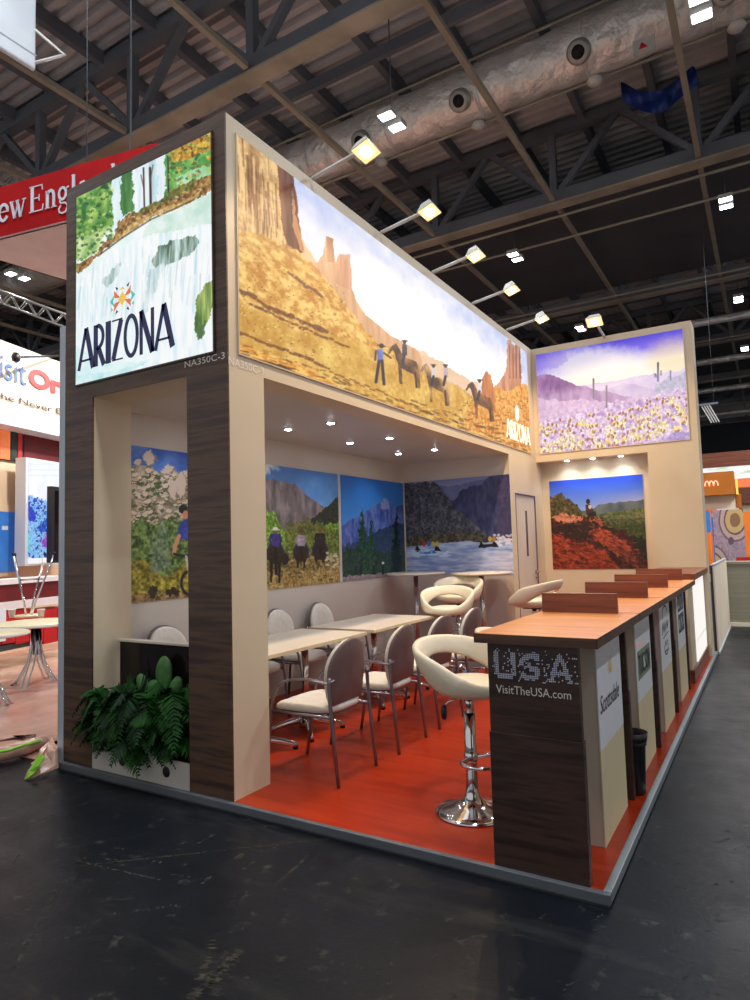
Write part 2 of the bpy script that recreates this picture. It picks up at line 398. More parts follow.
# corrugated roof deck
mb=MB();prof=[];y=-9.
while y<62: prof+=[(y,11.72),(y+.11,11.72),(y+.14,11.6),(y+.25,11.6)];y+=.28
for (y0,z0),(y1,z1) in zip(prof[:-1],prof[1:]): mb.add([(-34,y0,z0),(24,y0,z0),(24,y1,z1),(-34,y1,z1)],[(0,1,2,3)])
mb.box(-34,24,-9,62,11.8,11.9)
struct('ceiling',mb,'roof_deck')
mb=MB();mb.box(-34,24,61.7,62,0,11.9);struct('wall_far',mb,'hall_dark')
mb=MB();mb.box(-34,-33.7,-9,62,0,11.9);struct('wall_left',mb,'hall_dark')
TY=[-2.2,5.1,12.25,19.7,27.0,34.3,41.6,48.9]
RX=[-28.9,-25.8,-22.7,-19.6,-16.5,-13.4,-10.35,-7.3,-4.22,-1.1,2.0,5.1,8.2,11.3,14.4]
for y in TY:
    mb=MB()
    mb.box(-34,24,y-.17,y+.17,9.5,9.54)          # lower flange, paler for the light it catches from below
    struct('roof_beam',mb,'roof_chord_lit')
    mb=MB();mb.box(-34,24,y-.11,y+.11,9.54,9.85);mb.box(-34,24,y-.12,y+.12,11.25,11.5)
    if y<30:
        for i,x in enumerate(RX):
            mb.bar((x,y,9.85),(x,y,11.3),.16,.16)
            mb.bar((x+.15,y,9.85),(x+1.5,y,11.3),.13,.13);mb.bar((x+3.0,y,9.85),(x+1.6,y,11.3),.13,.13)
    struct('roof_truss',mb,'roof_steel')
# purlins along y, secondary joists along x
for i in range(-18,13):
    x=-1.1+i*1.55+.75
    if x<-28 or x>16: continue
    struct('roof_purlin',MB().box(x-.07,x+.07,-9,50,11.32,11.6),'roof_steel')
for k,y in enumerate(TY[:-1]):
    for f in (.35,.68):
        yy=y+7.3*f
        struct('roof_joist',MB().box(-34,24,yy-.05,yy+.05,11.1,11.34),'roof_steel')
# tubular rails hung under the trusses
for x in RX:
    mb=MB()
    for a,b in zip(TY[:-1],TY[1:]): mb.bar((x,a+.17,9.62),(x,b-.17,9.62),.1,.1)
    struct('ceiling_rail',mb,'roof_rail')
for y,z in ((12.75,9.5),(14.0,9.5),(18.9,9.45),(26.2,9.45)):
    struct('ceiling_rail',MB().tube([(-30,y,z),(18,y,z)],.035,8),'roof_rail')
struct('ceiling_dark',MB().box(-34,24,12.55,19.4,9.95,10.05),'roof_dark')
for y0,y1 in ((27.4,33.9),(34.7,41.2)): struct('ceiling_dark',MB().box(-34,24,y0,y1,10.4,10.5),'roof_dark')
for y in (23.4,29.5,36.,44.): struct('service_pipe',MB().tube([(-30,y,9.4),(18,y,9.4)],.14,10),'foil')
# foil duct
DY,DZ,DK=8.91,10.54,1.131
t=thing('air_duct','long silver foil wrapped ventilation duct running under the roof above the stand','duct',(0,DY,DZ))
mb=MB();pr=[];xs=-30.
rng=random.Random(3)
pts=[];rad=[]
while xs<16: pts.append((xs,0,0));rad.append(.50+rng.uniform(-.018,.018));xs+=.25
mb.tube(pts,rad,28);mb.build('duct_pipe','foil',t)
for x in (-30+2.03*k for k in range(0,22)):
    mb=MB();mb.tube([(x,0,0),(x+.06,0,0)],.515,28);mb.build('band','foil',t)
for k,x in enumerate([2.79+(q+.15-2.79)*DK for q in (-5.54,-3.51,-1.48,.55,2.58)]):
    d=Vector((0,-.80,-.60));c=d*.45
    mb=MB();mb.tube([c,c+d*.16],.21,22);nz0=mb.build('nozzle',"duct_ring",t)
    n=nz0
    mb=MB();mb.tube([c+d*.16,c+d*.2],.175,22);mb.build('nozzle_ring','lamp_body',n)
    mb=MB();mb.tube([c+d*.17,c+d*.206],.115,20);mb.build('nozzle_opening','black_rubber',n)
    mb=MB();mb.lathe([(.04,.0),(.12,-.03),(.145,-.09),(.09,-.15),(.03,-.16)],(.13,.17,-.47));o=mb.build('sensor','lamp_body',t)
    for o in (n,o): o.location.x=x
mb=MB();mb.tube([(-30,-.36,.46),(16,-.36,.46)],.03,6);mb.build('edge_strip','roof_rail',t)
mb=MB();mb.tube([(-30,.25,-.48),(16,.25,-.48)],.03,6);mb.build('edge_strip','roof_rail',t)
p=at(644,46,'y',DY-.48);mb=MB();mb.box(p[0]-.17,p[0]+.17,-.51,-.44,p[2]-DZ-.13,p[2]-DZ+.13);o=mb.build('access_plate','lamp_body',t)
mb=MB();mb.prism([(-.08,-.05),(.06,-.05),(-.03,.06)],.0,.006,frame((p[0],-.512,p[2]-DZ),(1,0,0),(0,0,1)));mb.build('warning_triangle','text_red',o)
# blue tarp caught in the roof steel
a=at(622,88,'y',10.4);b=at(660,108,'y',10.4);c=at(692,80,'y',10.4)
mb=MB();n=14;vs=[];rg=random.Random(5)
top=[(620,80),(640,92),(662,90),(678,78),(694,64)];bot=[(622,102),(645,113),(664,114),(680,98),(700,84)]
for i in range(n):
    f=i/(n-1)*4;k=min(int(f),3);g=f-k
    for j in range(5):
        q=j/4
        x=(top[k][0]*(1-g)+top[k+1][0]*g)*(1-q)+(bot[k][0]*(1-g)+bot[k+1][0]*g)*q
        yv=(top[k][1]*(1-g)+top[k+1][1]*g)*(1-q)+(bot[k][1]*(1-g)+bot[k+1][1]*g)*q
        vs.append(at(x,yv,'y',10.4+.12*math.sin(i*1.7)+.1*math.sin(j*1.9+i)))
mb.add(vs,[(i*5+j,i*5+j+1,i*5+j+6,i*5+j+5) for i in range(n-1) for j in range(4)],True)
tag(mb.build('tarpaulin','blue_tarp',solid=.02,sub=1),'blue tarpaulin sheet draped up in the roof steel','tarpaulin')
# high bay lamps: pairs hung at regular places
def highbay(x,y,label):
    t=thing('high_bay_lamp',label,'lamp',(x,y,9.25),0,'white high bay lamps under the hall roof')
    for k,dy in enumerate((-.19,.19)):
        MB().box(-.15,.15,dy-.11,dy+.11,0,.1).build('housing','lamp_body',t,bevel=.01)
        MB().box(-.13,.13,dy-.09,dy+.09,-.012,0).build('lens','lens_cold',t)
        ld=bpy.data.lights.new('high_bay_light','AREA');ld.shape='RECTANGLE';ld.size=.24;ld.size_y=.16;ld.energy=HB_POWER/2*(1.3 if x>5 else 1);ld.color=(.93,.96,1.)
        lo=bpy.data.objects.new('high_bay_light',ld);COL.objects.link(lo);lo.location=(0,dy,-.016);lo.parent=t

    MB().tube([(0,0,.08),(0,0,.69 if 12.5<y<19.4 else (1.14 if 27.4<y<41.2 else 2.36))],.012,6).build('suspension_wire','roof_steel',t)
HB_POWER=190
NM={0:'nearest',1:'second',2:'third',3:'fourth'}
for i,y in enumerate((7.05,13.8,20.95,27.7)):
    highbay(-2.63,y,['twin white high bay lamp in front of the silver duct, above the canyon lightbox','twin white high bay lamp below the dark roof panel, between the two warm floodlights','small twin white high bay lamp just above the desert flower lightbox','far small high bay lamp in line behind the canyon lightbox'][i])
for i,y in enumerate((7.32,13.87,21.1,27.7)):
    highbay(2.41,y,['twin white high bay lamp on the duct at the top right corner','twin white high bay lamp at the right edge, below the second roof beam','twin white high bay lamp right of the tall white wall, level with its top','lowest white high bay lamp at the right edge of the hall'][i])
for x,y in ((-9.2,6.9),(-2.63,-1.),(2.41,-1.),(-9.2,-1.),(7.4,7.),(7.4,-1.),(-14.5,7.),(7.4,14.),(-9.2,14.),(7.4,21.),(-9.2,21.)):  # unseen lamps added to light the hall and the aisle
    highbay(x,y,'unseen twin high bay lamp added to light the hall, outside the view')
# aluminium lattice trusses of the neighbouring stand
def lattice(a,b,s,label):
    a=Vector(a);b=Vector(b);t=(b-a).normalized();u=t.cross(Vector((0,0,1))).normalized()*s/2;w=Vector((0,0,s/2))
    th=thing('lattice_truss',label,'truss',tuple(a));mb=MB();C=[u+w,u-w,-u-w,-u+w]
    for c in C: mb.tube([c,b-a+c],.025,8)
    mb.build('chord','lamp_body',th);mb=MB();n=int((b-a).length/s)
    for i in range(n):
        p=t*s*i;q=t*s*(i+1)
        for k in range(4):
            c0,c1=(C[k],C[(k+1)%4]) if i%2 else (C[(k+1)%4],C[k]);mb.tube([p+c0,q+c1],.013,6)
    mb.build('lacing','lamp_body',th)
lattice(at(-10,293,'y',6.),at(90,330,'y',6.6),.32,'aluminium lattice truss below the red banner, behind the sign header')
lattice(at(-12,172,'y',5.),at(60,200,'y',5.6),.3,'aluminium lattice truss just above the red banner at the left edge')
# ================================================================== SETTING: the stand shell
struct('floor_stand',MB().box(-1.64,2.10,0,6.6,0,HP),'red_floor')
mb=MB().box(-1.66,2.135,-.03,0,.012,.058);struct('trim_front',mb,'kerb_shaded',bevel=.004)
mb=MB().box(2.10,2.135,0,6.62,.012,.058);struct('trim_side',mb,'kerb',bevel=.004)
struct('trim_base',MB().box(-1.65,2.128,-.022,6.6,0,.012),'kerb_dark')
W1=-1.64
mb=MB();mb.box(W1,-1.3205,.012,.33,HP,H);mb.box(-.3584,0,.012,.3345,HP,H);mb.box(-1.3205,-.3584,.012,.33,HC,H)
struct('wall_front',mb,'white_laminate')
mb=MB();fr=lambda a,b,d:(a,d,b)
mb.box(W1,-1.3205,0,.012,HP,H);mb.box(-.3584,-.0,0,.012,HP,H);mb.box(-1.3205,-.3584,0,.012,HC,H)
struct('trim_cladding',mb,'walnut')
struct('wall_niche',MB().box(-1.64,-1.55,.33,6.6,HP,HC+.1),'niche_white')
struct('trim_post',MB().box(-1.715,-1.645,-.0,5.2,0,3.256),'aluminium')
struct('wall_end',MB().box(-1.55,-.1,YE,YE+.1,HP,HC),'niche_white')
struct('ceiling_niche',MB().box(-1.55,-.2,.33,6.6,HC,HC+.1),'niche_white')
struct('wall_fascia',MB().box(-.2,0,.3345,6.6,HC,H),'white_laminate')
mb=MB();d0,d1,dz=5.245,6.075,2.17
mb.box(-.1,0,YE+.1,d0,HP,HC);mb.box(-.1,0,d1,6.6,HP,HC);mb.box(-.1,0,d0,d1,dz,HC);mb.box(-.1,0,YE,YE+.1,HP,HC)
struct('wall_store',mb,'white_laminate')
dr=struct('door_1',MB().box(-.07,-.012,d0+.006,d1-.006,HP+.008,dz-.006),'door_grey')
mb=MB();mb.box(-.02,.006,d0-.004,d0+.006,HP,dz+.004);mb.box(-.02,.006,d1-.006,d1+.004,HP,dz+.004);mb.box(-.02,.006,d0,d1,dz-.006,dz+.006)
mb.build('door_frame','steel_tube',dr)
MB().box(-.018,-.006,5.655,5.725,1.34,1.955).build('vision_panel','slit_glass',dr,bevel=.004)
mb=MB();mb.tube([(-.012,6.0,1.117),(.05,6.0,1.117)],.011,10);mb.tube([(.05,6.005,1.117),(.05,5.90,1.117)],.01,10)
h=mb.build('door_handle','chrome',dr)
mb=MB().tube([(-.012,6.0,1.117),(-.004,6.0,1.117)],.028,16);mb.tube([(-.012,6.0,1.03),(-.004,6.0,1.03)],.02,14);mb.build('rose','chrome',h)
mb=MB();mb.box(0,2.10,L_,6.6,HC,H);mb.box(1.49,2.10,L_,6.6,HP,HC);mb.box(0,1.49,6.46,6.6,HP,HC)
struct('wall_right',mb,'white_laminate')
# ---------------------------------------------------------------- fixed light fittings of the stand
def downlight(x,y,label,grp,power=8,z=HC,blend=.6,size=2.2):
    t=thing('downlight',label,'light',(x,y,z),0,grp)
    MB().lathe([(.036,-.001),(.052,-.001),(.052,-.006),(.036,-.006)],n=24).build('trim_ring','chrome',t)
    MB().lathe([(.0,-.012),(.02,-.011),(.034,-.006),(.036,-.0005),(.0,-.0005)],n=20).build('bulb','lens_spot',t)
    ld=bpy.data.lights.new('downlight_lamp','SPOT');ld.energy=power;ld.color=(.95,.97,1.);ld.spot_size=size;ld.spot_blend=blend;ld.shadow_soft_size=.006
    lo=bpy.data.objects.new('downlight_lamp',ld);COL.objects.link(lo);lo.location=(0,0,-.02);lo.parent=t
yy=(1.895,2.958,4.04)
nm=('nearest the white corner pillar','in the middle of its row','nearest the river picture')
for i,y in enumerate(yy):
    downlight(-1.05,y,'small round ceiling downlight of the row by the posters, '+nm[i],'downlights in the seating ceiling')
    downlight(-.555,y,'small round ceiling downlight of the row nearer the aisle, '+nm[i],'downlights in the seating ceiling')
for x,n in ((-1.05,'by the posters'),(-.555,'by the aisle')): downlight(x,.85,'small round ceiling downlight behind the corner pillar '+n,'downlights in the seating ceiling')
for i,x in enumerate((.415,.768,1.14)):
    downlight(x,6.30,'small recessed spotlight above the red rock picture, '+('left','middle','right')[i]+' of three','spotlights above the red rock picture',7,HC)
# floodlights on arms along the top of the fascia
def flood(loc,arm,label,aim,power=106):
    t=thing('floodlight',label,'floodlight',loc,0,'arm floodlights along the top of the stand')
    a=Vector(arm)
    MB().tube([(0,0,.03),tuple(a+Vector((0,0,.0)))],.016,10).build('arm','lamp_body',t)
    dirv=Vector((-a.x,-a.y,0)).normalized()   # away from the wall
    R=dirv.cross(Vector((0,0,1)));q=(dirv*.3+Vector((0,-.35,-1))).normalized();s=R.cross(q)
    mb=MB()
    for w,hh,dz in ((.10,.075,.09),):
        c0=[R*i*w*.55+s*j*hh*.55-q*.10 for i,j in ((-1,-1),(1,-1),(1,1),(-1,1))];c1=[R*i*w+s*j*hh-q*0 for i,j in ((-1,-1),(1,-1),(1,1),(-1,1))]
        mb.add(c0+c1,[(0,3,2,1),(0,1,5,4),(1,2,6,5),(2,3,7,6),(3,0,4,7)])
    mb.build('housing','lamp_body',t,solid=.006)
    mb=MB();c1=[R*i*.094+s*j*.07-q*.006 for i,j in ((-1,-1),(1,-1),(1,1),(-1,1))];mb.add(c1+[c+q*.004 for c in c1],[(0,3,2,1),(4,5,6,7),(0,1,5,4),(1,2,6,5),(2,3,7,6),(3,0,4,7)]);mb.build('lens','lens_warm',t)
    mb=MB();n=16;cc=[R*.055*math.cos(2*PI*k/n)+s*.042*math.sin(2*PI*k/n)+q*.0045 for k in range(n)];mb.add(cc+[c+q*.004 for c in cc],[tuple(range(n)),tuple(range(n,2*n))]+[(k,(k+1)%n,n+(k+1)%n,n+k) for k in range(n)]);mb.build('bulb','bulb_warm',t)
    MB().box(-.02,.02,-.02,.02,.0,.05).build('bracket','lamp_body',t)
    ld=bpy.data.lights.new('floodlight_lamp','SPOT');ld.energy=power;ld.color=(1.,.71,.42);ld.spot_size=2.5;ld.spot_blend=.7;ld.shadow_soft_size=.012
    lo=bpy.data.objects.new('floodlight_lamp',ld);COL.objects.link(lo);lo.location=tuple(q*.04);lo.parent=t
    dv=Vector(aim)-Vector(loc);lo.rotation_euler=dv.to_track_quat('-Z','Y').to_euler()
FL=[(.5,.90,'nearest the tower front'),(.5,1.915,'second from the tower front'),(.5,2.935,'third from the tower front'),(.5,3.98,'fourth from the tower front'),(.5,5.12,'fifth, nearest the desert flower lightbox')]
for x,y,n in FL:
    flood((x,y,4.34),(-x+.02,0,-.04),'warm glowing floodlight on an arm above the canyon lightbox, '+n,(.72,y-.1,0))
flood((1.03,5.62,4.34),(0,L_-5.62+.02,-.04),'warm glowing floodlight on an arm above the desert flower lightbox',(1.05,5.6,0))
# ================================================================== lightboxes and printed pictures
# --- tower lightbox (waterfall)
t=thing('lightbox','square lit waterfall picture with dark blue state name on the walnut tower','lightbox',(-.808,0,2.778))
x0,x1,z0,z1=-1.5028,-.1129,2.778,4.2083
P=Pic((x0,-.011,z0),(1,0,0),(0,0,1),x1-x0,z1-z0,330,340,11)
n1=P.noise(14,14,5);n2=P.noise(40,6,4);n3=P.noise(5,40,4,.7);n4=P.noise(60,60,3)
P.c[:]=(240,250,252)
full=np.ones(P.px.shape,bool);P.amp=1.6
P.put(full,(226,244,246),(255,255,255),n1)
P.poly([(70,150),(121,176),(112,238),(96,258),(70,275)],(40,110,40),(190,220,110),n1)           # forest left
P.poly([(76,240),(112,225),(110,245),(78,268)],(150,190,120),(230,240,200),n1,.7)
P.poly([(112,176),(123,170),(121,235),(112,238)],(205,235,240),(245,252,255),n2)
P.poly([(121,170),(133,165),(133,212),(121,216)],(50,110,50),(120,170,90),n2)
P.poly([(133,165),(168,145),(168,205),(133,215)],(215,235,245),(255,255,255),n2)
P.poly([(150,155),(157,150),(157,200),(150,204)],(170,205,215),(220,240,245),n2,.8)
P.poly([(164,150),(216,120),(216,182),(180,193),(166,198)],(56,140,60),(150,200,100),n1)
P.poly([(168,150),(213,128),(213,148),(190,158),(170,163)],(150,95,20),(235,190,70),n4)
P.poly([(176,178),(214,160),(214,181),(180,196)],(150,215,160),(200,240,215),n1,.8)
P.poly([(76,262),(100,250),(104,236),(135,215),(200,183),(216,178),(216,200),(190,212),(140,235),(105,255),(76,282)],(225,245,240),(250,255,255),n1)
for x,w in ((144,1.6),(150.5,2.4),(168.3,1.5)): P.line([(x-.5,168 if x<160 else 150),(x+.3,206 if x<155 else 198)],w,(60,40,30))
P.line([(141,175),(144,190)],.9,(90,70,50));P.line([(153,165),(150,182)],.9,(90,70,50))
def dabs(n,box,cols,r0,r1,a=.8):
    for i in range(n):
        x=P.rng.uniform(box[0],box[2]);y=P.rng.uniform(box[1],box[3])
        yield x,y,P.rng.uniform(r0,r1),cols[P.rng.randint(len(cols))]
for x,y,r,c in dabs(260,(76,180,113,262),[(30,90,34),(60,130,50),(150,190,80),(210,220,130),(20,70,40)],.6,2.4):
    if y>198-(x-78)*.5 and y<262-(x-78)*.55: P.ell(x,y,r,r*.8,c,.7)
for x,y,r,c in dabs(260,(168,130,213,186),[(36,110,50),(70,150,60),(170,200,110),(220,180,70),(150,100,30),(24,80,50)],.6,2.2):
    if y<190-(x-168)*.35: P.ell(x,y,r,r*.8,c,.65)
for x,y,r,c in dabs(60,(168,130,213,160),[(90,50,20),(240,200,90),(200,140,40)],.6,1.8): P.ell(x,y,r,r*1.2,c,.7)
# rock island
isl=[(97,252),(104,243),(113,238),(118,224),(126,215),(140,210),(160,200),(172,190),(186,183),(203,177),(216,171),(216,186),(205,195),(190,201),(172,208),(150,219),(135,227),(122,237),(110,245),(98,256),(88,266),(76,273),(76,264),(88,258)]
P.poly(isl,(92,62,30),(205,160,90),n4)
P.poly([(118,236),(128,226),(150,215),(175,204),(198,193),(202,190),(196,200),(170,210),(140,224),(122,238)],(190,150,80),(240,210,150),n4,.8)
P.poly([(130,214),(160,199),(185,184),(202,178),(190,190),(160,205),(135,216)],(60,80,25),(140,140,60),n4,.8)
P.line([(98,256),(122,238),(150,220),(200,197)],1.6,(60,45,30),.7)
for x,y,r,c in dabs(150,(98,180,213,258),[(60,42,22),(236,200,140),(110,80,40),(80,96,40),(250,230,180)],.6,2.):
    yc=247-(x-98)*.6
    if abs(y-yc)<9: P.ell(x,y,r*1.6,r*.6,c,.6)
# pool and falls
P.poly([(150,222),(216,190),(216,225),(180,233),(140,240)],(190,225,205),(235,248,240),n1,.8)
fall=P.mask([(76,285),(130,240),(216,222),(216,360),(76,395)])
P.put(fall,(212,238,248),(255,255,255),np.clip(n2*1.4+.1,0,1),.85)
P.poly([(152,262),(160,246),(176,240),(197,234),(198,245),(188,258),(172,262),(156,268)],(50,80,50),(215,235,235),n2)
P.poly([(102,283),(112,268),(122,262),(120,272),(108,288)],(110,150,140),(240,250,250),n2,.7)
P.poly([(150,270),(165,262),(158,285),(148,310),(140,318)],(150,185,190),(245,252,252),n2,.7)
for i in range(150):
    x=P.rng.uniform(80,212);yt=285-(x-80)*.33+P.rng.uniform(-20,40);ln=P.rng.uniform(10,40);sl=P.rng.uniform(-.12,.02)
    c=[(176,212,224),(150,190,200),(255,255,255),(255,255,255),(206,230,240)][P.rng.randint(5)]
    P.line([(x,yt),(x+sl*ln-.6,yt+ln)],P.rng.uniform(.5,1.8),c,P.rng.uniform(.15,.45))
P.poly([(193,330),(196,300),(204,285),(213,278),(216,300),(208,322),(200,338)],(70,110,50),(190,205,120),n2)
P.poly([(196,336),(206,320),(205,334),(198,340)],(60,90,60),(110,140,90),n1,.8)
P.poly([(74,386),(76,345),(100,362),(150,362),(120,376)],(150,220,225),(230,250,250),n1,.75)
P.poly([(76,330),(110,315),(150,330),(160,360),(110,372),(76,375)],(240,252,252),None,None,.55)
P.build('picture','print_tower',t)
mb=MB();mb.box(x0-.012-t.location.x,x1+.012-t.location.x,-.01,.004,-.012,z1-z0+.012);mb.build('frame','walnut_end',t)
# state name in tall deco capitals
fr=frame((0-t.location.x,-.0125,0-t.location.z),(1,0,0),(0,0,1))
mb=MB();wd=.24
LET={'A':[([(0,0),(.5,1)],.2),([(1,0),(.5,1)],.3),([(.16,.22),(.86,.22)],.1)],
'R':[([(.16,0),(.16,1)],.3),(arc(.30,.70,.52,.27,90,-90,12),.2),([(.16,.97),(.32,.97)],.07),([(.16,.43),(.32,.43)],.07),([(.42,.43),(.9,0)],.28)],
'I':[([(.5,0),(.5,1)],.36)],
'Z':[([(.05,.965),(.95,.965)],.07),([(.84,.95),(.16,.05)],.28),([(.05,.035),(.98,.035)],.07)],
'O':[(arc(.5,.5,.42,.46,0,360,28),.2)],
'N':[([(.12,0),(.12,1)],.2),([(.12,1),(.86,0)],.28),([(.88,0),(.88,1)],.2)]}
xx=-1.463
def word(mb,fr,s,ws,x,y,h,gap):
    for ch,w in zip(s,ws):
        sx=w
        ll=[]
        for pts,lw in LET[ch]: ll.append(([(p[0]*sx,p[1]*h) for p in pts],lw*.16*(h/.305)))
        strokes(mb,fr,ll,1,1,x,y,.002);x+=w+gap
word(mb,fr,'ARIZONA',(.165,.125,.05,.125,.15,.15,.165),-1.462,2.874,.305,.010)
mb.build('state_name','print_navy',t)
# emblem of small arrowheads
cx,cz=-1.0,3.305
cx,cz=at(124,299,'y',0)[0],at(124,299,'y',0)[2]
cols=['terracotta','turquoise','gold_emit','print_navy']
for ci,cn in enumerate(cols):
    mb=MB()
    if ci==0:
        for sx in (-1,1):
            for sz in (-1,1): mb.prism([(cx+sx*.02,cz+sz*.01),(cx+sx*.09,cz+sz*.075),(cx+sx*.085,cz+sz*.02)],0,.002,fr)
    if ci==1:
        for sx in (-1,1):
            if sx==1: mb.build('emblem',cn,t);mb=MB()
            mb.prism([(cx+sx*.085,cz-.045),(cx+sx*.135,cz),(cx+sx*.085,cz+.045),(cx+sx*.10,cz)],0,.0022,fr)
            mb.prism([(cx+sx*.10,cz-.06),(cx+sx*.12,cz-.04),(cx+sx*.12,cz-.07)],0,.0022,fr)
    if ci==2:
        mb.prism([(cx-.045,cz+.0),(cx,cz+.05),(cx+.045,cz),(cx,cz-.05)],0,.0021,fr);mb.prism([(cx-.03,cz+.065),(cx+.03,cz+.065),(cx,cz+.085)],0,.0021,fr)
    if ci==3:
        for sx in (-1,1):
            for sz in (-1,1): mb.prism([(cx+sx*.045,cz+sz*.085),(cx+sx*.075,cz+sz*.10),(cx+sx*.06,cz+sz*.07)],0,.0022,fr)
    mb.build('emblem',cn,t)
# stand number, front and side
tw=text('stand_number','NA350C-3',(-.372,-.0015,2.716),(1,0,0),(0,0,1),.352,.042,'text_white',bold=.0)
tag(tw,'pale stand number lettering under the waterfall lightbox on the walnut tower','lettering')
tw=text('stand_number','NA350C-3',(.0015,.006,2.678),(0,1,0),(0,0,1),.326,.05,'text_white')
tag(tw,'faint pale stand number lettering on the white side of the corner pillar','lettering')
# --- long canyon lightbox
t=thing('lightbox','long lit canyon picture with horses and riders along the white fascia','lightbox',(0,3.04,2.77))
y0,y1,z0,z1=.1015,5.965,2.770,4.211
P=Pic((.011,y0,z0),(0,1,0),(0,0,1),y1-y0,z1-z0,980,300,21)
na=P.noise(30,10,5);nb=P.noise(90,3,4);nc=P.noise(10,40,4);nd=P.noise(120,50,3)
full=np.ones(P.px.shape,bool)
P.amp=1.3
P.put(full,(196,206,244),(255,252,255),np.clip((1-P.v)*1.6+.15+.5*(na-.5)+.5*np.exp(-((P.px-400)/60)**2),0,1))
# far haze plain
P.put(P.ridge([(300,235),(330,285),(380,335),(425,352),(470,380),(506,398),(535,415)],2,60),(238,205,180),(222,190,150),np.clip(nc,0,1))
# far spires
P.amp=.5
sp=[(318,262),(323,254),(326,236),(333,238),(335,262),(337,258),(339,254),(343,254),(345,262),(347,253),(350,258),(351,285),(356,300),(366,315),(392,336),(420,352),(425,375),(320,350),(300,262)]
P.poly(sp,(196,150,110),(228,180,140),nb)
P.poly([(326,236),(333,238),(334,262),(327,262)],(170,115,85),(205,150,115),nb,.8)
P.poly([(337,256),(350,254),(352,290),(338,285)],(190,130,100),(225,170,140),nb,.8)
P.amp=1.3
# talus in front
tal=P.ridge([(230,226),(262,232),(298,250),(322,275),(335,290),(352,312),(375,340),(420,368),(470,395),(508,412),(535,425)],2.5,50)
P.put(tal,(196,134,52),(246,206,120),np.clip((nd*.6+na*.4-.5)*1.9+.5,0,1))
grass=P.ridge([(230,300),(300,330),(340,335),(380,352),(430,372),(480,400),(535,440)],3,40)
P.put(grass,(200,150,60),(240,205,110),na,.65)
P.amp=.8
# big butte
P.poly([(230,120),(240,131),(262,149),(294,176),(297,200),(300,226),(304,250),(300,254),(280,246),(262,238),(237,232),(230,235)],(150,100,55),(246,205,140),np.clip((nb*.7+nd*.3-.5)*1.7+.55,0,1))
P.poly([(277,164),(294,177),(297,205),(301,235),(304,253),(298,252),(288,245),(282,230),(280,200)],(92,52,40),(150,95,65),nb)
for i in range(46):
    x=P.rng.uniform(238,276);y=P.rng.uniform(134,215);ln=P.rng.uniform(10,45)
    P.line([(x,y+ (x-238)*.6),(x+P.rng.uniform(-1,2.5),y+(x-238)*.6+ln)],P.rng.uniform(.5,1.7),[(112,70,38),(96,58,34),(255,226,170)][P.rng.randint(3)],.55)
P.put(P.ridge([(230,228),(262,234),(298,252),(306,262)],2.5,50)&(P.py<262)&(P.px<306),(190,132,60),(246,206,120),nd)
P.poly([(292,190),(296,215),(302,240),(305,254),(300,250),(293,225)],(225,165,110),None,None,.7)
# ledges
def ledge(pts,w,c=(110,66,34)):
    for (a,b),(c_,d) in zip(pts[:-1],pts[1:]):
        k=int(max(3,(c_-a)/5))
        for i in range(k):
            f=i/k;g=(i+P.rng.uniform(.4,.95))/k
            o=P.rng.uniform(-1.2,1.2)
            P.line([(a+(c_-a)*f,b+(d-b)*f+o),(a+(c_-a)*g,b+(d-b)*g+o)],w*P.rng.uniform(.5,1.2),c,.8)
ledge([(238,290),(252,296),(270,308),(290,316),(330,332)],4.5)
ledge([(250,305),(280,318),(320,335),(350,347)],2.8)
ledge([(238,332),(262,342),(290,352),(330,368)],3.2,(120,70,30))
ledge([(288,272),(300,282),(315,290),(322,296)],3.5)
for i in range(260):
    x=P.rng.uniform(238,345);y=240+ (x-238)*.45+P.rng.uniform(0,100)
    P.ell(x,y,P.rng.uniform(.5,1.6),P.rng.uniform(.3,.9),(140,88,44) if i%2 else (250,220,150),.6)
# foreground rim
rim=P.ridge([(230,338),(262,352),(300,366),(345,390),(380,402),(430,425),(480,445),(535,462)],2.,60)
P.put(rim,(216,140,40),(255,206,110),nd)
ledge([(262,362),(280,368),(300,378),(330,392),(360,400)],6,(84,48,22))
ledge([(345,390),(380,406),(420,420),(440,432),(480,446),(528,456)],3.6,(96,56,26))
ledge([(330,372),(370,388),(410,404),(450,424)],1.6,(130,80,40))
# right buttes
P.poly([(464,425),(466,414),(474,402),(490,392),(497,384),(505,381),(512,380),(515,385),(524,384),(535,392),(535,460),(500,450)],(208,128,44),(250,196,110),nd)
P.poly([(496,386),(503,376),(506,372),(507,341),(510,340),(513,347),(516,343),(520,350),(522,383),(508,392)],(178,118,84),(222,164,130),nb)
for x in (509.5,513,516,519.5): P.line([(x,345),(x+.5,378)],1.1,(120,70,55),.7)
P.poly([(480,400),(482,380),(486,371),(491,375),(494,388),(496,402)],(176,100,52),(222,150,90),nb)
for i in range(240):
    x=P.rng.uniform(238,530);y=360+(x-262)*.335+P.rng.uniform(-10,6)
    P.line([(x,y),(x+P.rng.uniform(2,9),y+P.rng.uniform(.5,3.2))],P.rng.uniform(.6,2.),[(120,74,34),(255,214,120),(170,104,40),(90,54,28)][P.rng.randint(4)],.55)
for i in range(120):
    x=P.rng.uniform(455,530);y=P.rng.uniform(398,440)
    P.ell(x,y,P.rng.uniform(.6,2.5),P.rng.uniform(.5,1.2),[(150,84,30),(255,214,130),(120,66,28)][P.rng.randint(3)],.55)
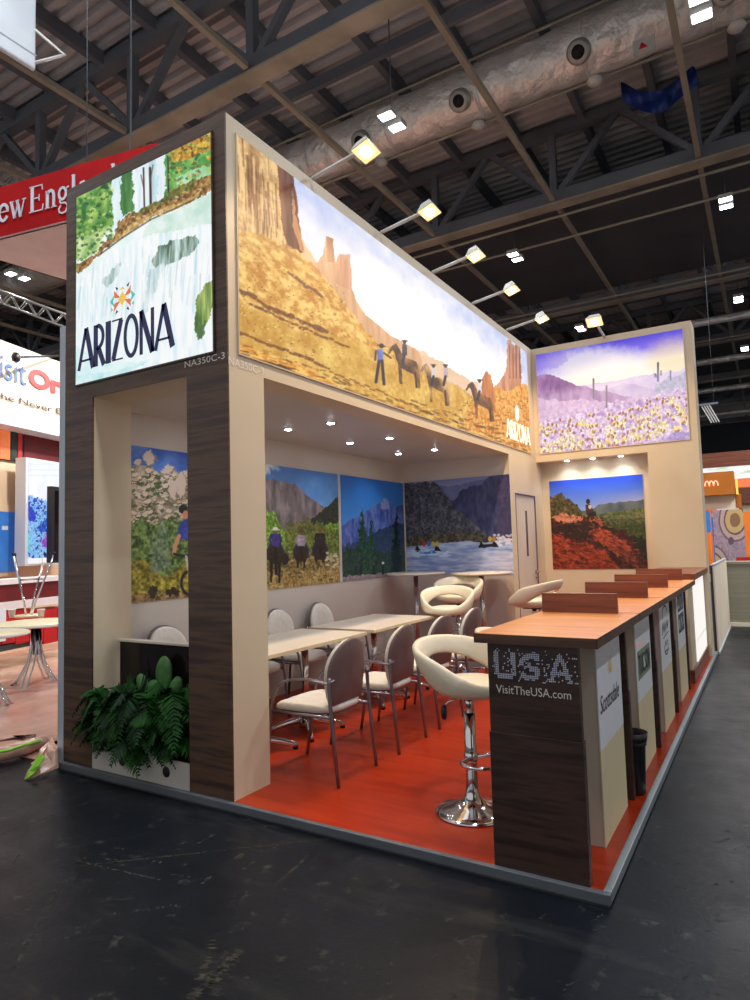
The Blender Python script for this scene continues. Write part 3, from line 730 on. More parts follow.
# horses and riders
P.amp=.35
def horse(x,y,s,c,c2):
    P.poly([(x+6*s,y-2*s),(x+1*s,y+2*s),(x-2*s,y+8*s),(x-.5*s,y+9*s),(x+3*s,y+5*s),(x+5*s,y+9*s),(x+8*s,y+20*s),(x+10*s,y+40*s),(x+13*s,y+40*s),(x+12*s,y+24*s),(x+24*s,y+30*s),(x+28*s,y+44*s),(x+31*s,y+44*s),(x+30*s,y+24*s),(x+27*s,y+17*s),(x+14*s,y+12*s),(x+9*s,y+3*s)],c,c2,na)
    P.line([(x+29*s,y+20*s),(x+32*s,y+33*s)],2*s,c2)
    P.line([(x+26*s,y+28*s),(x+27*s,y+43*s)],2*s,c)
def rider(x,y,s,c):
    P.ell(x,y,1.7*s,2.*s,(60,44,36));P.line([(x-2.2*s,y-1.2*s),(x+2.2*s,y-1*s)],1.1*s,(50,38,30))
    P.poly([(x-2*s,y+2*s),(x+2*s,y+2*s),(x+2.6*s,y+12*s),(x-2.4*s,y+12*s)],c,None,None);P.line([(x,y+11*s),(x-2*s,y+20*s)],2.6*s,(44,48,70))
horse(390,345,.98,(70,46,34),(196,140,80));rider(404.6,342,1.1,(60,62,80))
horse(421,365,.93,(84,56,44),(225,180,120));rider(433.5,366,.95,(210,205,200));rider(445.5,366,.95,(190,170,180))
horse(467,383,.88,(80,56,40),(190,120,60));rider(479.5,381,.95,(225,220,220))
# standing person in front of the first horse
P.ell(381.5,346,2.4,2.4,(70,50,40));P.line([(378,345),(385,346.5)],1.2,(50,38,32))
P.poly([(377,349),(383,349),(384,362),(377.5,361)],(92,110,180),(150,170,225),na)
P.line([(376,351),(375,360)],1.8,(60,60,90));P.line([(384,353),(391,358)],1.6,(60,50,60))
P.line([(379,361),(376,382)],3,(46,42,56));P.line([(382,361),(384,384)],3,(46,42,56))
P.build('picture','print_lit',t)
MB().box(-.001,.010,y0-.01-3.04,y1+.01-3.04,-.01,z1-z0+.01).build('frame','white_laminate',t)
fr=frame((.0125,-3.04,-2.77),(0,1,0),(0,0,1))
mb=MB();word(mb,fr,'ARIZONA',(.15,.12,.05,.12,.14,.14,.15),4.99,2.872,.245,.012);mb.build('state_name','print_white',t)
mb=MB();mb.prism([(5.43+.085*math.cos(a*PI/6)*(1 if a%2 else .8),3.25+.11*math.sin(a*PI/6)*(1 if a%2 else .8)) for a in range(12)],0,.0015,fr);mb.build('emblem','print_white',t)
# --- desert flower lightbox
t=thing('lightbox','lit picture of a purple desert with yellow cactus flowers high on the white back wall','lightbox',(1.035,L_,2.783))
x0,x1,z0,z1=.072,1.999,2.783,4.2213
P=Pic((x0,L_-.011,z0),(1,0,0),(0,0,1),x1-x0,z1-z0,400,300,31)
na=P.noise(16,10,5);nb=P.noise(60,40,3);nc=P.noise(20,5,4);full=np.ones(P.px.shape,bool)
# sky gradient follows the picture's own height (printed sunset)
tt=np.clip((1-P.v)/.42+.12*(P.u-.5),0,1)
for a,b,c0,c1 in ((0,.3,(82,70,214),(140,120,240)),(.3,.62,(140,120,240),(255,240,255)),(.62,1.01,(255,246,250),(255,244,214))):
    m=(tt>=a)&(tt<b);P.put(m,c0,c1,np.clip((tt-a)/(b-a),0,1))
P.ell(600,365,62,20,(255,252,240),.75,True);P.ell(675,358,30,22,(255,232,170),.5,True)
P.poly([(536,354),(562,348),(570,360),(556,368),(537,370)],(150,120,225),None,None,.35)
P.put(P.ridge([(530,388),(580,386),(620,380),(640,376),(680,370),(692,366)],1,30),(206,178,226),(232,208,236),na)
P.put(P.ridge([(590,392),(612,388),(622,383),(632,384),(650,389),(692,386)],1,30),(178,150,206),(214,190,224),na)
P.put(P.ridge([(530,378),(540,375),(550,374),(560,378),(575,384),(600,391),(640,398),(692,396)],1.2,30),(140,96,150),(206,160,206),nc)
P.put(P.ridge([(655,385),(668,378),(692,370)],2,30),(150,150,180),(196,180,210),nb)
P.put(P.ridge([(530,398),(575,400),(612,402),(640,396),(692,390)],2,30),(186,140,190),(226,186,222),nb)
P.put(P.ridge([(530,424),(570,415),(600,407),(640,400),(660,394),(692,386)],2.5,40),(150,104,168),(250,220,250),nb)
for x,yb,yt in ((593.5,398,379),(606.5,407,386)): P.line([(x,yb),(x,yt)],1.7,(96,84,100))
P.line([(658,381),(658,363)],1.8,(84,80,120));P.line([(655,377),(655,374),(658,378)],1.2,(84,80,120));P.line([(661,375),(661,371)],1.2,(84,80,120));P.line([(670.5,380),(670.5,371)],1.4,(96,90,130))
def cholla(x,y,r,c0,c1):
    for i in range(int(12*r)):
        a=P.rng.uniform(0,2*PI);d=P.rng.uniform(0,1)**.6*r*2.4
        P.ell(x+math.cos(a)*d,y+math.sin(a)*d*.8,P.rng.uniform(.5,1.1),P.rng.uniform(.6,1.4),c1 if P.rng.rand()<.5 else c0,.85)
    for i in range(4): P.ell(x+P.rng.uniform(-r,r),y+P.rng.uniform(0,r*2),.9,1.4,(130,60,50),.6)
for i in range(170):
    x=P.rng.uniform(536,690);yb=424-(x-536)*.22;y=P.rng.uniform(yb,yb+38)
    c=[((235,205,90),(255,250,190)),((205,160,235),(248,226,255)),((240,180,70),(255,244,170)),((190,140,220),(255,240,255))][P.rng.randint(4)]
    cholla(x,y,.6+1.0*(y-yb)/38,*c)
for x,y,r in ((543,430,3),(567,437,3.),(584,424,2.5),(575,441,3),(611,430,3.),(620,423,2.5),(640,420,3.),(634,436,3),(655,410,2.6),(672,402,2.6),(662,428,3.4),(650,434,3.4),(547,447,3),(680,412,2.8),(560,446,3)):
    cholla(x,y,r,(226,190,70),(255,250,180))
P.poly([(665,440),(675,431),(692,434),(692,446)],(110,90,170),(170,140,200),nb,.7)
low=np.clip((P.py-392+(P.px-536)*.22)/10,0,1)[...,None]
P.c=P.c*(1-low)+255*(np.clip(P.c,0,255)/255)**.62*low
P.build('picture','print_lit',t)
MB().box(x0-.01-1.035,x1+.01-1.035,-.010,.001,-.01,z1-z0+.01).build('frame','white_laminate',t)
# --- posters
def poster(label,P,loc,board):
    t=thing('poster',label,'poster',loc);P.build('print','print_poster',t)
    b=[board[i]-loc[i//2] for i in range(6)];MB().box(*b).build('backing_board','vinyl_white',t);return t
XW=-1.55
def wallpic(ya,yb,za,zb,nu,nv,seed): return Pic((XW+.009,ya,za),(0,1,0),(0,0,1),yb-ya,zb-za,nu,nv,seed)
# bike
P=wallpic(.50,1.93,1.138,2.398,260,260,41)
na=P.noise(10,10,5);nb=P.noise(50,50,3);nc=P.noise(24,24,4);full=np.ones(P.px.shape,bool)
P.amp=2.
P.put(full,(40,92,200),(140,180,235),np.clip(na*.6+(1-P.v)*1.2-.1,0,1))
P.put(P.ridge([(120,466),(137,464),(150,464),(160,474),(172,468),(185,478),(200,470),(240,480)],2,12),(96,92,70),(226,206,184),nc)
for i in range(230):
    x=P.rng.uniform(132,235);y=P.rng.uniform(470,525);r=P.rng.uniform(1,4.2)
    P.ell(x,y,r*1.1,r*.75,(58,66,44),.8);P.ell(x-.3,y-.6,r,r*.62,(232,214,194) if i%3 else (206,184,160),.95)
for i in range(80):
    P.ell(P.rng.uniform(132,235),P.rng.uniform(476,526),P.rng.uniform(1.5,4),P.rng.uniform(1,2.2),(62,92,44),.75)
for x,y,rx,ry in ((138,463,3.4,4),(150.5,459,6.5,7.5),(168,471,5.5,5.5),(174,490,6,11),(182,486,6,14)): P.ell(x,y,rx,ry,(150,132,116),.9);P.ell(x-.6,y-.8,rx*.85,ry*.85,(222,206,190),.95)
P.put(P.ridge([(120,524),(150,522),(175,520),(240,518)],5,14),(40,66,28),(150,180,96),nb)
P.put(P.ridge([(120,565),(145,560),(160,575),(185,566),(240,570)],6,10),(90,84,24),(206,190,70),nb)
P.poly([(152,548),(160,520),(168,530),(170,565),(158,575),(150,570)],(86,110,96),(160,180,150),nb,.7)
P.put(P.ridge([(120,596),(240,588)],1.5,20),(196,160,110),(90,70,40),nb)
P.ell(153,592,5,7,(40,30,24),.9);P.ell(172,592,8,4,(30,26,22),.9)
P.amp=.5
# rider on the bike, seen half behind the pillar
P.ell(183,509,4.5,5,(30,26,34));P.ell(185.5,515,3,4.5,(214,140,116))
P.poly([(177,534),(181,522),(187,519),(196,520),(198,545),(186,540),(179,538)],(36,58,150),(70,90,190),nb)
P.line([(179,536),(175,546),(174,554)],4,(220,160,128));P.line([(174,554),(184,556),(196,553)],2.4,(26,26,30))
P.line([(196,540),(192,565),(198,578)],6,(30,30,40))
for r in (13,12,11.2):
    for k in range(40):
        a0=k/40*2*PI;a1=(k+1)/40*2*PI;P.line([(191+r*.8*math.cos(a0),583+r*math.sin(a0)),(191+r*.8*math.cos(a1),583+r*math.sin(a1))],1.3,(30,28,28),.8)
P.line([(191,583),(186,556)],2,(210,210,214))
poster('tall poster of a cyclist among pale boulders, seen between the two walnut pillars',P,(XW,1.2,1.138),(XW,XW+.008,.5,1.93,1.138,2.398))
# riders on horseback
P=wallpic(1.985,3.425,1.128,2.398,300,280,51)
na=P.noise(8,8,5);nb=P.noise(60,60,3);nc=P.noise(20,8,4);full=np.ones(P.px.shape,bool)
P.put(full,(66,128,208),(156,196,236),np.clip((1-P.v)*1.6+.3*(na-.5),0,1))
P.put(full,(240,244,250),None,None,np.clip((na-.5)*2.4,0,1)*(P.px<300)*(P.py<482)*.9)
P.put(P.ridge([(230,474),(266,478),(285,482),(296,485),(310,497),(325,508),(345,516)],1.2,20),(92,86,96),(156,146,146),nc)
P.poly([(276,486),(290,492),(305,512),(296,514),(285,500)],(118,108,110),None,None,.6)
P.put(P.ridge([(300,528),(318,514),(330,503),(338,496),(346,494)],1.5,24),(38,42,40),(74,78,62),nb)
P.put(P.ridge([(230,520),(256,508),(275,512),(284,532),(292,530),(302,536),(320,524),(345,522)],3,20),(64,110,30),(166,206,84),nb)
P.put(P.ridge([(285,525),(310,520),(330,528),(345,525)],3,16),(70,84,34),(140,140,70),nb,.8)
P.put(P.ridge([(230,560),(270,560),(300,555),(345,555)],4,16),(84,72,34),(178,156,92),nb)
P.put(P.ridge([(230,575),(280,572),(345,566)],3,16),(122,92,46),(206,176,110),nb,.8)
for i in range(90): P.ell(P.rng.uniform(250,342),P.rng.uniform(550,588),P.rng.uniform(1,3),P.rng.uniform(.6,1.6),[(60,66,30),(150,140,80),(200,186,130)][i%3],.7)
P.amp=.45
for x,yt,yb,s,hat,top,top2 in ((275.5,529,583,1.15,(235,232,226),(46,40,116),(86,70,160)),(301,531,568,1.,(90,66,50),(150,140,160),(196,190,204)),(320,529,563,1.,(120,100,60),(34,30,36),(64,54,56))):
    # horse seen from behind: rump, legs, tail
    P.poly([(x-5*s,yt+14*s),(x+5*s,yt+14*s),(x+6.5*s,yt+20*s),(x+6*s,yt+28*s),(x+4.5*s,yt+31*s),(x-4.5*s,yt+31*s),(x-6*s,yt+28*s),(x-6.5*s,yt+20*s)],(26,18,16),(64,46,38),nb)
    for o in (-3.6,3.4): P.poly([(x+(o-1.6)*s,yt+28*s),(x+(o+1.6)*s,yt+28*s),(x+(o+.9)*s,yb-2),(x+(o+1.1)*s,yb),(x+(o-1.1)*s,yb),(x+(o-.9)*s,yb-3)],(22,16,14),(44,32,28),nb)
    P.line([(x,yt+18*s),(x+.6*s,yb-9)],2.2*s,(14,10,10))
    # rider: legs along the flanks, torso, arms, head and hat
    for o in (-1,1): P.line([(x+o*3.6*s,yt+13*s),(x+o*6.8*s,yt+19*s),(x+o*6.6*s,yt+26*s)],2.4*s,(40,44,66))
    P.poly([(x-3.6*s,yt+4*s),(x+3.6*s,yt+4*s),(x+3.2*s,yt+15*s),(x-3.2*s,yt+15*s)],top,top2,nb)
    for o in (-1,1): P.line([(x+o*3.6*s,yt+5*s),(x+o*4.8*s,yt+10*s),(x+o*3.6*s,yt+13*s)],1.7*s,top)
    P.ell(x,yt+1.5*s,1.9*s,2.2*s,(120,84,66));P.ell(x,yt-.3*s,2.1*s,1.5*s,hat);P.line([(x-3.2*s,yt+.6*s),(x+3.2*s,yt+.6*s)],1.1*s,hat)
P.ell(285,559,4,6,(34,26,24))
for i in range(30): P.ell(332+P.rng.uniform(-7,6),560+P.rng.uniform(-8,8),1.3,1.1,(214,214,180),.8)
poster('poster of three riders on horseback under a grey ridge, beside the white corner pillar',P,(XW,2.7,1.128),(XW,XW+.008,1.985,3.425,1.128,2.398))
# pines and blue peak
P=wallpic(3.475,5.03,1.128,2.398,300,260,61)
na=P.noise(8,8,5);nb=P.noise(60,60,3);nc=P.noise(30,10,4);full=np.ones(P.px.shape,bool)
P.put(full,(40,116,214),(98,166,232),np.clip((1-P.v)*1.3,0,1))
P.put(P.ridge([(335,530),(345,524),(356,517),(368,510),(376,504),(383,500),(386,497),(389,503),(396,507),(402,505),(410,512)],1.2,24),(46,70,156),(112,136,206),nc)
P.poly([(380,503),(386,498),(390,506),(384,510)],(170,180,224),None,None,.6)
P.put(P.ridge([(335,550),(360,540),(385,528),(410,520)],2,20),(38,64,110),(64,90,120),nb)
P.put(P.ridge([(335,552),(355,548),(385,552),(410,546)],2.5,18),(26,52,42),(62,92,60),nb)
def pine(x,yt,yb,w,c0,c1):
    k=16
    for i in range(k):
        f=i/k;y=yt+(yb-yt)*f;ww=w*(.12+.88*f)*(1 if i%2 else .8)
        P.poly([(x,y-3),(x-ww+P.rng.uniform(-1,1),y+(yb-yt)/k*1.2),(x+ww+P.rng.uniform(-1,1),y+(yb-yt)/k*1.2)],c0,c1,nb)
pine(362,508,572,11,(14,46,34),(60,102,62));pine(371,520,572,9,(18,52,36),(66,104,60));pine(396,511,572,9,(8,24,22),(22,48,36));pine(350,545,573,6,(16,44,34),(44,80,54))
P.amp=.3
P.put(P.ridge([(335,577),(375,574),(410,571)],1,20),(120,112,120),(168,158,160),nb)
for x in (356,361,374,383): P.ell(x,570,1.4,5,(22,30,44));
P.ell(383,563,1.2,1.3,(220,220,225));P.ell(374,564,1.2,1.3,(90,80,90))
poster('poster of dark pine trees before a blue mountain peak, left of the river picture',P,(XW,4.25,1.128),(XW,XW+.008,3.475,5.03,1.128,2.398))
# river rafts
P=Pic((-1.53,YE-.009,1.128),(1,0,0),(0,0,1),1.53,1.277,340,280,71)
na=P.noise(8,8,5);nb=P.noise(60,50,3);nc=P.noise(40,12,4);nw=P.noise(10,60,4);full=np.ones(P.px.shape,bool)
P.put(full,(120,136,190),(176,188,216),np.clip((1-P.v)*3,0,1))
P.put(P.ridge([(430,490),(440,486),(455,486),(470,482),(485,478),(520,470)],1,24),(84,98,158),(120,130,176),na)
P.put(P.ridge([(440,505),(455,500),(462,490),(470,486),(480,485),(488,478),(496,474),(520,470)],1.5,30),(44,50,92),(78,84,124),nc)
P.poly([(496,490),(505,474),(518,472),(518,540),(497,538)],(66,56,92),(96,80,112),nb,.7)
P.put(P.ridge([(400,483),(436,482),(444,492),(455,508),(470,520),(482,530),(492,538),(500,545)],1.5,40),(28,30,42),(128,132,140),np.clip(nb*.6+nc*.4,0,1))
P.put(P.ridge([(400,540),(430,534),(455,532),(480,534),(497,540),(520,542)],1.5,30),(40,38,36),(116,108,84),nb)
P.put(P.ridge([(400,548),(440,543),(470,541),(486,543),(520,538)],.6,20),(120,146,204),(190,204,232),nw)
P.put(full,(196,190,214),(226,222,238),nw,np.clip((P.px-455)/50,0,1)*(P.py>552)*.75)
for i in range(40): P.ell(P.rng.uniform(494,515),P.rng.uniform(535,545),1.6,1.2,(228,226,240),.8)
P.amp=.3
for x,y in ((418,549),(437.5,548.5),(482,545),(495,544)):
    P.poly([(x-4,y+3),(x-1,y-4),(x+4,y+3)],(14,14,24),None,None)
for x,c in ((424,(190,60,60)),(433,(196,186,80)),(429,(40,110,200)),(437,(190,170,60)),(487,(60,60,80)),(490,(190,160,70)),(494,(170,130,70))): P.ell(x,544 if x<450 else 539,1.8,2.6,c)
P.line([(420,552),(436,552)],3,(40,110,200));P.line([(484,546),(495,545)],3,(24,24,34))
for i in range(60): P.ell(P.rng.uniform(405,450),P.rng.uniform(550,557),P.rng.uniform(1,3.5),.7,(196,222,246),.8)
poster('wide poster of rafts on a grey river canyon at the end of the seating area',P,(-.77,YE,1.128),(-1.53,0,YE-.008,YE,1.128,2.405))
# red rock hiker
P=Pic((.105,6.46-.009,1.130),(1,0,0),(0,0,1),1.272,1.272,300,300,81)
na=P.noise(8,8,5);nb=P.noise(50,50,4);nc=P.noise(20,30,4);full=np.ones(P.px.shape,bool)
tt=np.clip((1-P.v)/.36,0,1)
P.amp=1.8
P.put(full,(34,78,220),(140,170,230),tt);P.put(full,(232,200,214),None,None,np.clip((tt-.4)*1.2,0,.75)*np.clip((P.px-585)/50,0,1))
P.put(P.ridge([(545,512),(590,510),(600,505),(612,503),(648,499)],1,20),(70,84,96),(110,118,116),na)
P.put(P.ridge([(545,516),(600,514),(625,510),(648,508)],1,20),(60,78,50),(134,130,80),nb)
P.put(P.ridge([(545,520),(602,522),(648,524)],2,20),(44,58,30),(110,116,56),nb)
P.put(P.ridge([(545,530),(610,527),(630,535),(648,540)],3,20),(24,28,20),(58,56,36),nb)
P.put(P.ridge([(545,500),(552,496),(560,492),(570,500),(578,508),(585,518),(592,524)],2.2,22),(36,44,24),(120,104,58),nb)
P.put(P.ridge([(545,517),(560,515),(582,516),(602,518),(607,530),(625,530),(635,545),(648,565)],1.5,22),(40,18,14),(110,50,36),nb)
P.poly([(551,516),(562,514),(575,516),(584,519),(572,523),(556,521)],(196,110,84),(226,150,120),nb)
P.poly([(588,520),(600,518),(605,526),(600,530),(592,527)],(150,70,50),(216,120,90),nb)
P.poly([(548,528),(570,524),(596,520),(602,530),(590,537),(560,538),(548,540)],(30,22,18),(70,44,34),nb,.9)
P.poly([(588,532),(600,527),(610,532),(622,540),(634,552),(640,564),(632,562),(618,556),(606,548),(594,540)],(150,54,34),(232,110,70),nb)
P.poly([(548,536),(560,534),(566,540),(590,545),(608,552),(618,562),(622,570),(552,570)],(120,36,22),(226,92,52),nc)
P.poly([(598,545),(612,552),(625,566),(622,572),(612,560)],(30,20,18),(70,40,30),nb,.9)
P.poly([(615,545),(640,555),(646,570),(625,570)],(40,24,20),(150,70,50),nb,.8)
for i in range(420):
    x=P.rng.uniform(550,645);y=P.rng.uniform(518,569)
    if y<524+max(0,(x-610))*.8: continue
    P.line([(x,y),(x+P.rng.uniform(1,5),y+P.rng.uniform(-.5,3))],P.rng.uniform(.4,1.4),[(36,14,10),(60,22,16),(240,130,84),(150,50,30),(24,12,12)][P.rng.randint(5)],.55)
for i in range(120):
    x=P.rng.uniform(549,578);y=P.rng.uniform(496,516);P.ell(x,y+max(0,(x-560))*.5,P.rng.uniform(.5,1.6),P.rng.uniform(.4,1.2),[(28,34,20),(70,64,36),(120,84,50),(150,110,70)][P.rng.randint(4)],.6)
P.amp=.3
# sitting hiker
P.ell(588,501.5,2.2,2.6,(44,30,30));P.poly([(585.5,505),(590,504),(594,511),(593,516),(586,514)],(70,44,40),None,None);P.poly([(587,513),(596,511),(596.5,516),(588,517)],(34,30,40),None,None);P.ell(590,507,1.6,2,(220,190,170))
P.c=P.c*np.where(P.py>520-(P.px-600)*.05,.8,.95)[...,None]
poster('square poster of a hiker on red rocks in the white wall recess',P,(.74,6.46,1.130),(.105,1.377,6.452,6.46,1.130,2.402))
# ================================================================== service counters along the aisle
def rbox(mb,x0,x1,y0,y1,z0,z1): return mb.box(x0,x1,y0,y1,z0,z1)
def counter(i,label):
    y0=1.068*i;z=HP
    t=thing('service_counter',label,'counter',(1.86,y0,z),0,'service counters along the aisle')
    X=lambda v:v-1.86
    mb=MB().box(X(1.585),X(2.14),-.053,1.005,1.018,1.06);w=mb.build('worktop','worktop',t,bevel=.003)
    mb=MB().box(X(1.583),X(2.142),-.055,-.0525,1.017,1.0605);mb.box(X(2.1395),X(2.142),-.055,1.005,1.017,1.0605);mb.build('edge_band','worktop_edge',w)
    mb=MB().box(X(1.6245),X(2.043),.004,.045,.605,1.018);mb.box(X(1.6198),X(2.0484),0,.047,0,.605);mb.build('end_panel','walnut_end',t,bevel=.002)
    mb=MB().box(X(1.66),X(2.024),.405,.97,0,1.018);mb.build('cabinet','shaded_side',t,bevel=.002)
    MB().box(X(2.024),X(2.029),.402,.973,0,.452).build('lower_panel','beige_panel',t)
    g=MB().box(X(2.024),X(2.030),.402,.973,.452,1.0).build('graphic_panel','vinyl_white',t)
    MB().box(X(1.605),X(2.034),.950,.985,1.06,1.172).build('privacy_screen','riser',t,bevel=.002)
    return t,g
cl=['walnut ended service counter nearest the camera, with the dotted country lettering on its end','second service counter from the camera, with the black bin and a green square logo','third service counter from the camera, with a dark script logo on its white front','fourth service counter from the camera, with two dark square logos, next to the glowing desk']
CT=[counter(i,cl[i]) for i in range(4)]
# dotted lettering on the first
t=CT[0][0]
rg=random.Random(9);mb=MB()
BM={'U':["11000110","11000110","11000110","11000110","11000110","11000110","11000110","11000110","01101110","01111100","00111000"],
'S':["00111100","01111110","11100110","11000000","11110000","01111100","00011110","00000110","11000110","11111100","01111000"],
'A':["00011000","00011000","00111100","00111100","00100100","01100110","01100110","01111110","11111111","11000011","11000011"]}
fr=frame((0,-.0002,0),(1,0,0),(0,0,1))
def dot(a,b,r=.0042): mb.prism([(a+r*math.cos(k*PI/3),b+r*math.sin(k*PI/3)) for k in range(6)],-.004,.0018,fr)
dx=.0125;zt=1.035-HP
for li,ch in enumerate('USA'):
    ox=-.205+li*.128
    nx_,nz_=13,15
    def inside(ch,u,v):
        if ch=='U': return ((u<.23 or u>.77) or v>.80) and not (v>.86 and (u<.13 or u>.87))
        if ch=='A': return abs(u-(.5-.42*v))<.105 or abs(u-(.5+.42*v))<.105 or (.60<v<.74 and abs(u-.5)<.42*v)
        return BM['S'][min(10,int(v*11))][min(7,int(u*8))]=='1'
    for a_ in range(nx_):
        for b_ in range(nz_):
            if inside(ch,(a_+.5)/nx_,(b_+.5)/nz_) and rg.random()<.97: dot(ox+.004+a_*.0082,zt-.012-b_*.0082,.0031)
    for k in range(46):
        a=rg.uniform(-.01,.125);b=rg.uniform(-.005,.135)
        if 0<=a-.004<.1066 and 0<=b-.012<.123 and inside(ch,(a-.004)/.1066,(b-.012)/.123): continue
        dot(ox+round(a/.0082)*.0082+.004,zt-.012-round((b-.012)/.0082)*.0082,.0029)
o=mb.build('dotted_lettering','text_dot',t)
text('web_address','VisitTheUSA.com',(-.198,.0015,.784),(1,0,0),(0,0,1),.345,.038,'text_white',t)
# logos on the graphic panels (local to each counter)
def gfr(h=.0006): return frame((2.0302-1.86,.402,0),(0,1,0),(0,0,1))
t=CT[0][0];text('logo_name','Scottsdale',(2.0303-1.86,.43,.62),(0,1,0),(0,0,1),.46,.088,'text_dark',t,shear=.25)
mb=MB();f=gfr()
for k in range(9):
    a=math.radians(20+17.5*k);mb.prism([(.30+.02*math.cos(a-.1),.765+.02*math.sin(a-.1)),(.30+.075*math.cos(a),.765+.105*math.sin(a)),(.30+.02*math.cos(a+.1),.765+.02*math.sin(a+.1))],0,.001,f)
mb.build('logo_sunburst','sun_yellow',t)
t=CT[1][0];mb=MB();mb.prism([(.04,.58),(.52,.58),(.52,.76),(.04,.76)],0,.001,f);b=mb.build('logo_block','logo_green',t)
text('logo_name','TUCSON',(2.0315-1.86,.46,.605),(0,1,0),(0,0,1),.44,.13,'text_dark',b,bold=.01)
mb=MB();mb.prism([(.26,.61),(.30,.61),(.33,.67),(.29,.74),(.25,.68)],.0012,.002,f);mb.build('logo_star','vinyl_white',b)
mb=MB();mb.prism([(.06,.79),(.22,.79),(.22,.80),(.06,.80)],0,.001,f);mb.build('logo_rule','terracotta',t)
t=CT[2][0];mb=MB();strokes(mb,f,[(arc(.29,.86,.14,.07,10,200,14),.016),],1,1,0,0,.001)
mb.build('logo_ring','text_dark',t)
mb=MB();strokes(mb,f,[(arc(.28,.60,.10,.05,150,390,16),.014),([(.18,.578),(.40,.575)],.012)],1,1,0,0,.001);mb.build('logo_badge','text_dark',t)
mb=MB();strokes(mb,f,[([(.10,.72),(.14,.80),(.17,.74),(.2,.8),(.24,.72),(.27,.80),(.31,.73),(.36,.80),(.40,.75),(.46,.80)],.03),([(.14,.69),(.44,.71)],.01),([(.2,.62),(.25,.655),(.28,.62),(.34,.66),(.38,.63)],.012)],1,1,0,0,.001);mb.build('logo_script','text_dark',t)
t=CT[3][0];mb=MB()
mb.prism([(.08,.79),(.50,.79),(.50,.95),(.08,.95)],0,.001,f);mb.prism([(.08,.595),(.50,.595),(.50,.765),(.08,.765)],0,.001,f);mb.build('logo_block','logo_navy',t)
mb=MB()
for z in (.82,.63):
    strokes(mb,f,[([(.14,z),(.14,z+.09)],.03),([(.22,z),(.30,z+.1),(.38,z)],.02),([(.43,z+.02),(.46,z+.09)],.02)],1,1,0,0,.0016)
mb.build('logo_mark','vinyl_white',t)
mb=MB();mb.tube([(1.96-1.86,.398,.33),(1.96-1.86,.404,.33)],.03,14);mb.build('cable_port','black_plastic',t)
mb=MB().box(2.043-1.86-.385,2.048-1.86,.978,1.003,0,1.018);mb.build('end_panel','walnut_end',t)
# glowing desk against the right wall
t=thing('reception_desk','glowing white fronted desk with dark wavy wooden top, at the far end of the counters','desk',(1.85,5.3,HP))
MB().box(-.22,.195,-.82,.88,.13,1.035).build('body','white_laminate',t,bevel=.003)
gp=MB().box(.195,.206,-.36,.86,.14,1.03).build('glowing_front','glow_panel',t)
MB().box(-.23,.215,-.83,.90,0,.13).build('plinth','riser',t,bevel=.003)
mb=MB();mb.box(.2062,.2072,-.36,.86,.36,.366);mb.build('seam','beige_panel',gp)
pts=[(-.30,-.80),(-.05,-.78),(.08,-.70),(.17,-.66),(.26,-.72),(.26,.90),(-.30,.90)]
MB().prism(pts,1.035,1.10,lambda a,b,d:(a,b,d)).build('worktop','riser',t,bevel=.004)
# bin
t=thing('waste_bin','black plastic waste bin with flared slanted rim before the second counter','bin',(2.035,1.20,HP))
mb=MB();n=28;prof=[(.050,0),(.054,.004),(.066,.29),(.070,.30),(.076,.305),(.082,.35),(.076,.35),(.066,.31),(.05,.02),(0,.015)]
mb.lathe(prof,n=n)
mb.build('shell','black_plastic',t)
mb=MB().lathe([(.068,.275),(.072,.28),(.072,.297),(.069,.30)],n=n)
mb.build('rim_band','black_rubber',t)
# ================================================================== tables
def table(label,cx,cy,lx,ly,posts):
    t=thing('meeting_table',label,'table',(cx,cy,HP),0,'white meeting tables')
    w=MB().box(-lx/2,lx/2,-ly/2,ly/2,.715,.74).build('tabletop','table_top',t,bevel=.003)
    mb=MB();e=.0015
    mb.box(-lx/2-e,lx/2+e,-ly/2-e,-ly/2,.714,.739);mb.box(-lx/2-e,lx/2+e,ly/2,ly/2+e,.714,.739);mb.box(-lx/2-e,-lx/2,-ly/2,ly/2,.714,.739);mb.box(lx/2,lx/2+e,-ly/2,ly/2,.714,.739)
    mb.build('edge_band','table_edge',w)
    for px,py in posts:
        MB().tube([(px,py,.08),(px,py,.715)],.03,18).build('column','chrome',t)
        mb=MB().box(px-.12,px+.12,py-.12,py+.12,.705,.715);mb.build('mount_plate','steel_tube',t)
        mb=MB();mb.lathe([(.055,.035),(.06,.06),(.05,.1),(.034,.13),(.031,.14)],(px,py,0),22);hub=mb.build('base_hub','chrome',t)
        for k in range(4):
            a=PI/4+k*PI/2;c,s_=math.cos(a),math.sin(a)
            mb=MB();P=[(px+c*r,py+s_*r,z) for r,z in ((.03,.095),(.10,.088),(.2,.066),(.29,.035),(.32,.03))]
            mb.tube(P,[.03,.027,.024,.02,.014],12);ft=mb.build('foot','chrome',t)
            MB().lathe([(.02,0),(.02,.02),(.012,.03)],(px+c*.3,py+s_*.3,0),12).build('glide','black_rubber',ft)
    return t
table('white rectangular meeting table nearer the tower, partly behind the white corner pillar',-.605,1.215,.72,1.41,((.09,-.45),(.09,.17)))
table('white rectangular meeting table nearer the river picture',-.605,2.64,.72,1.2,((.09,-.17),(.09,.3)))
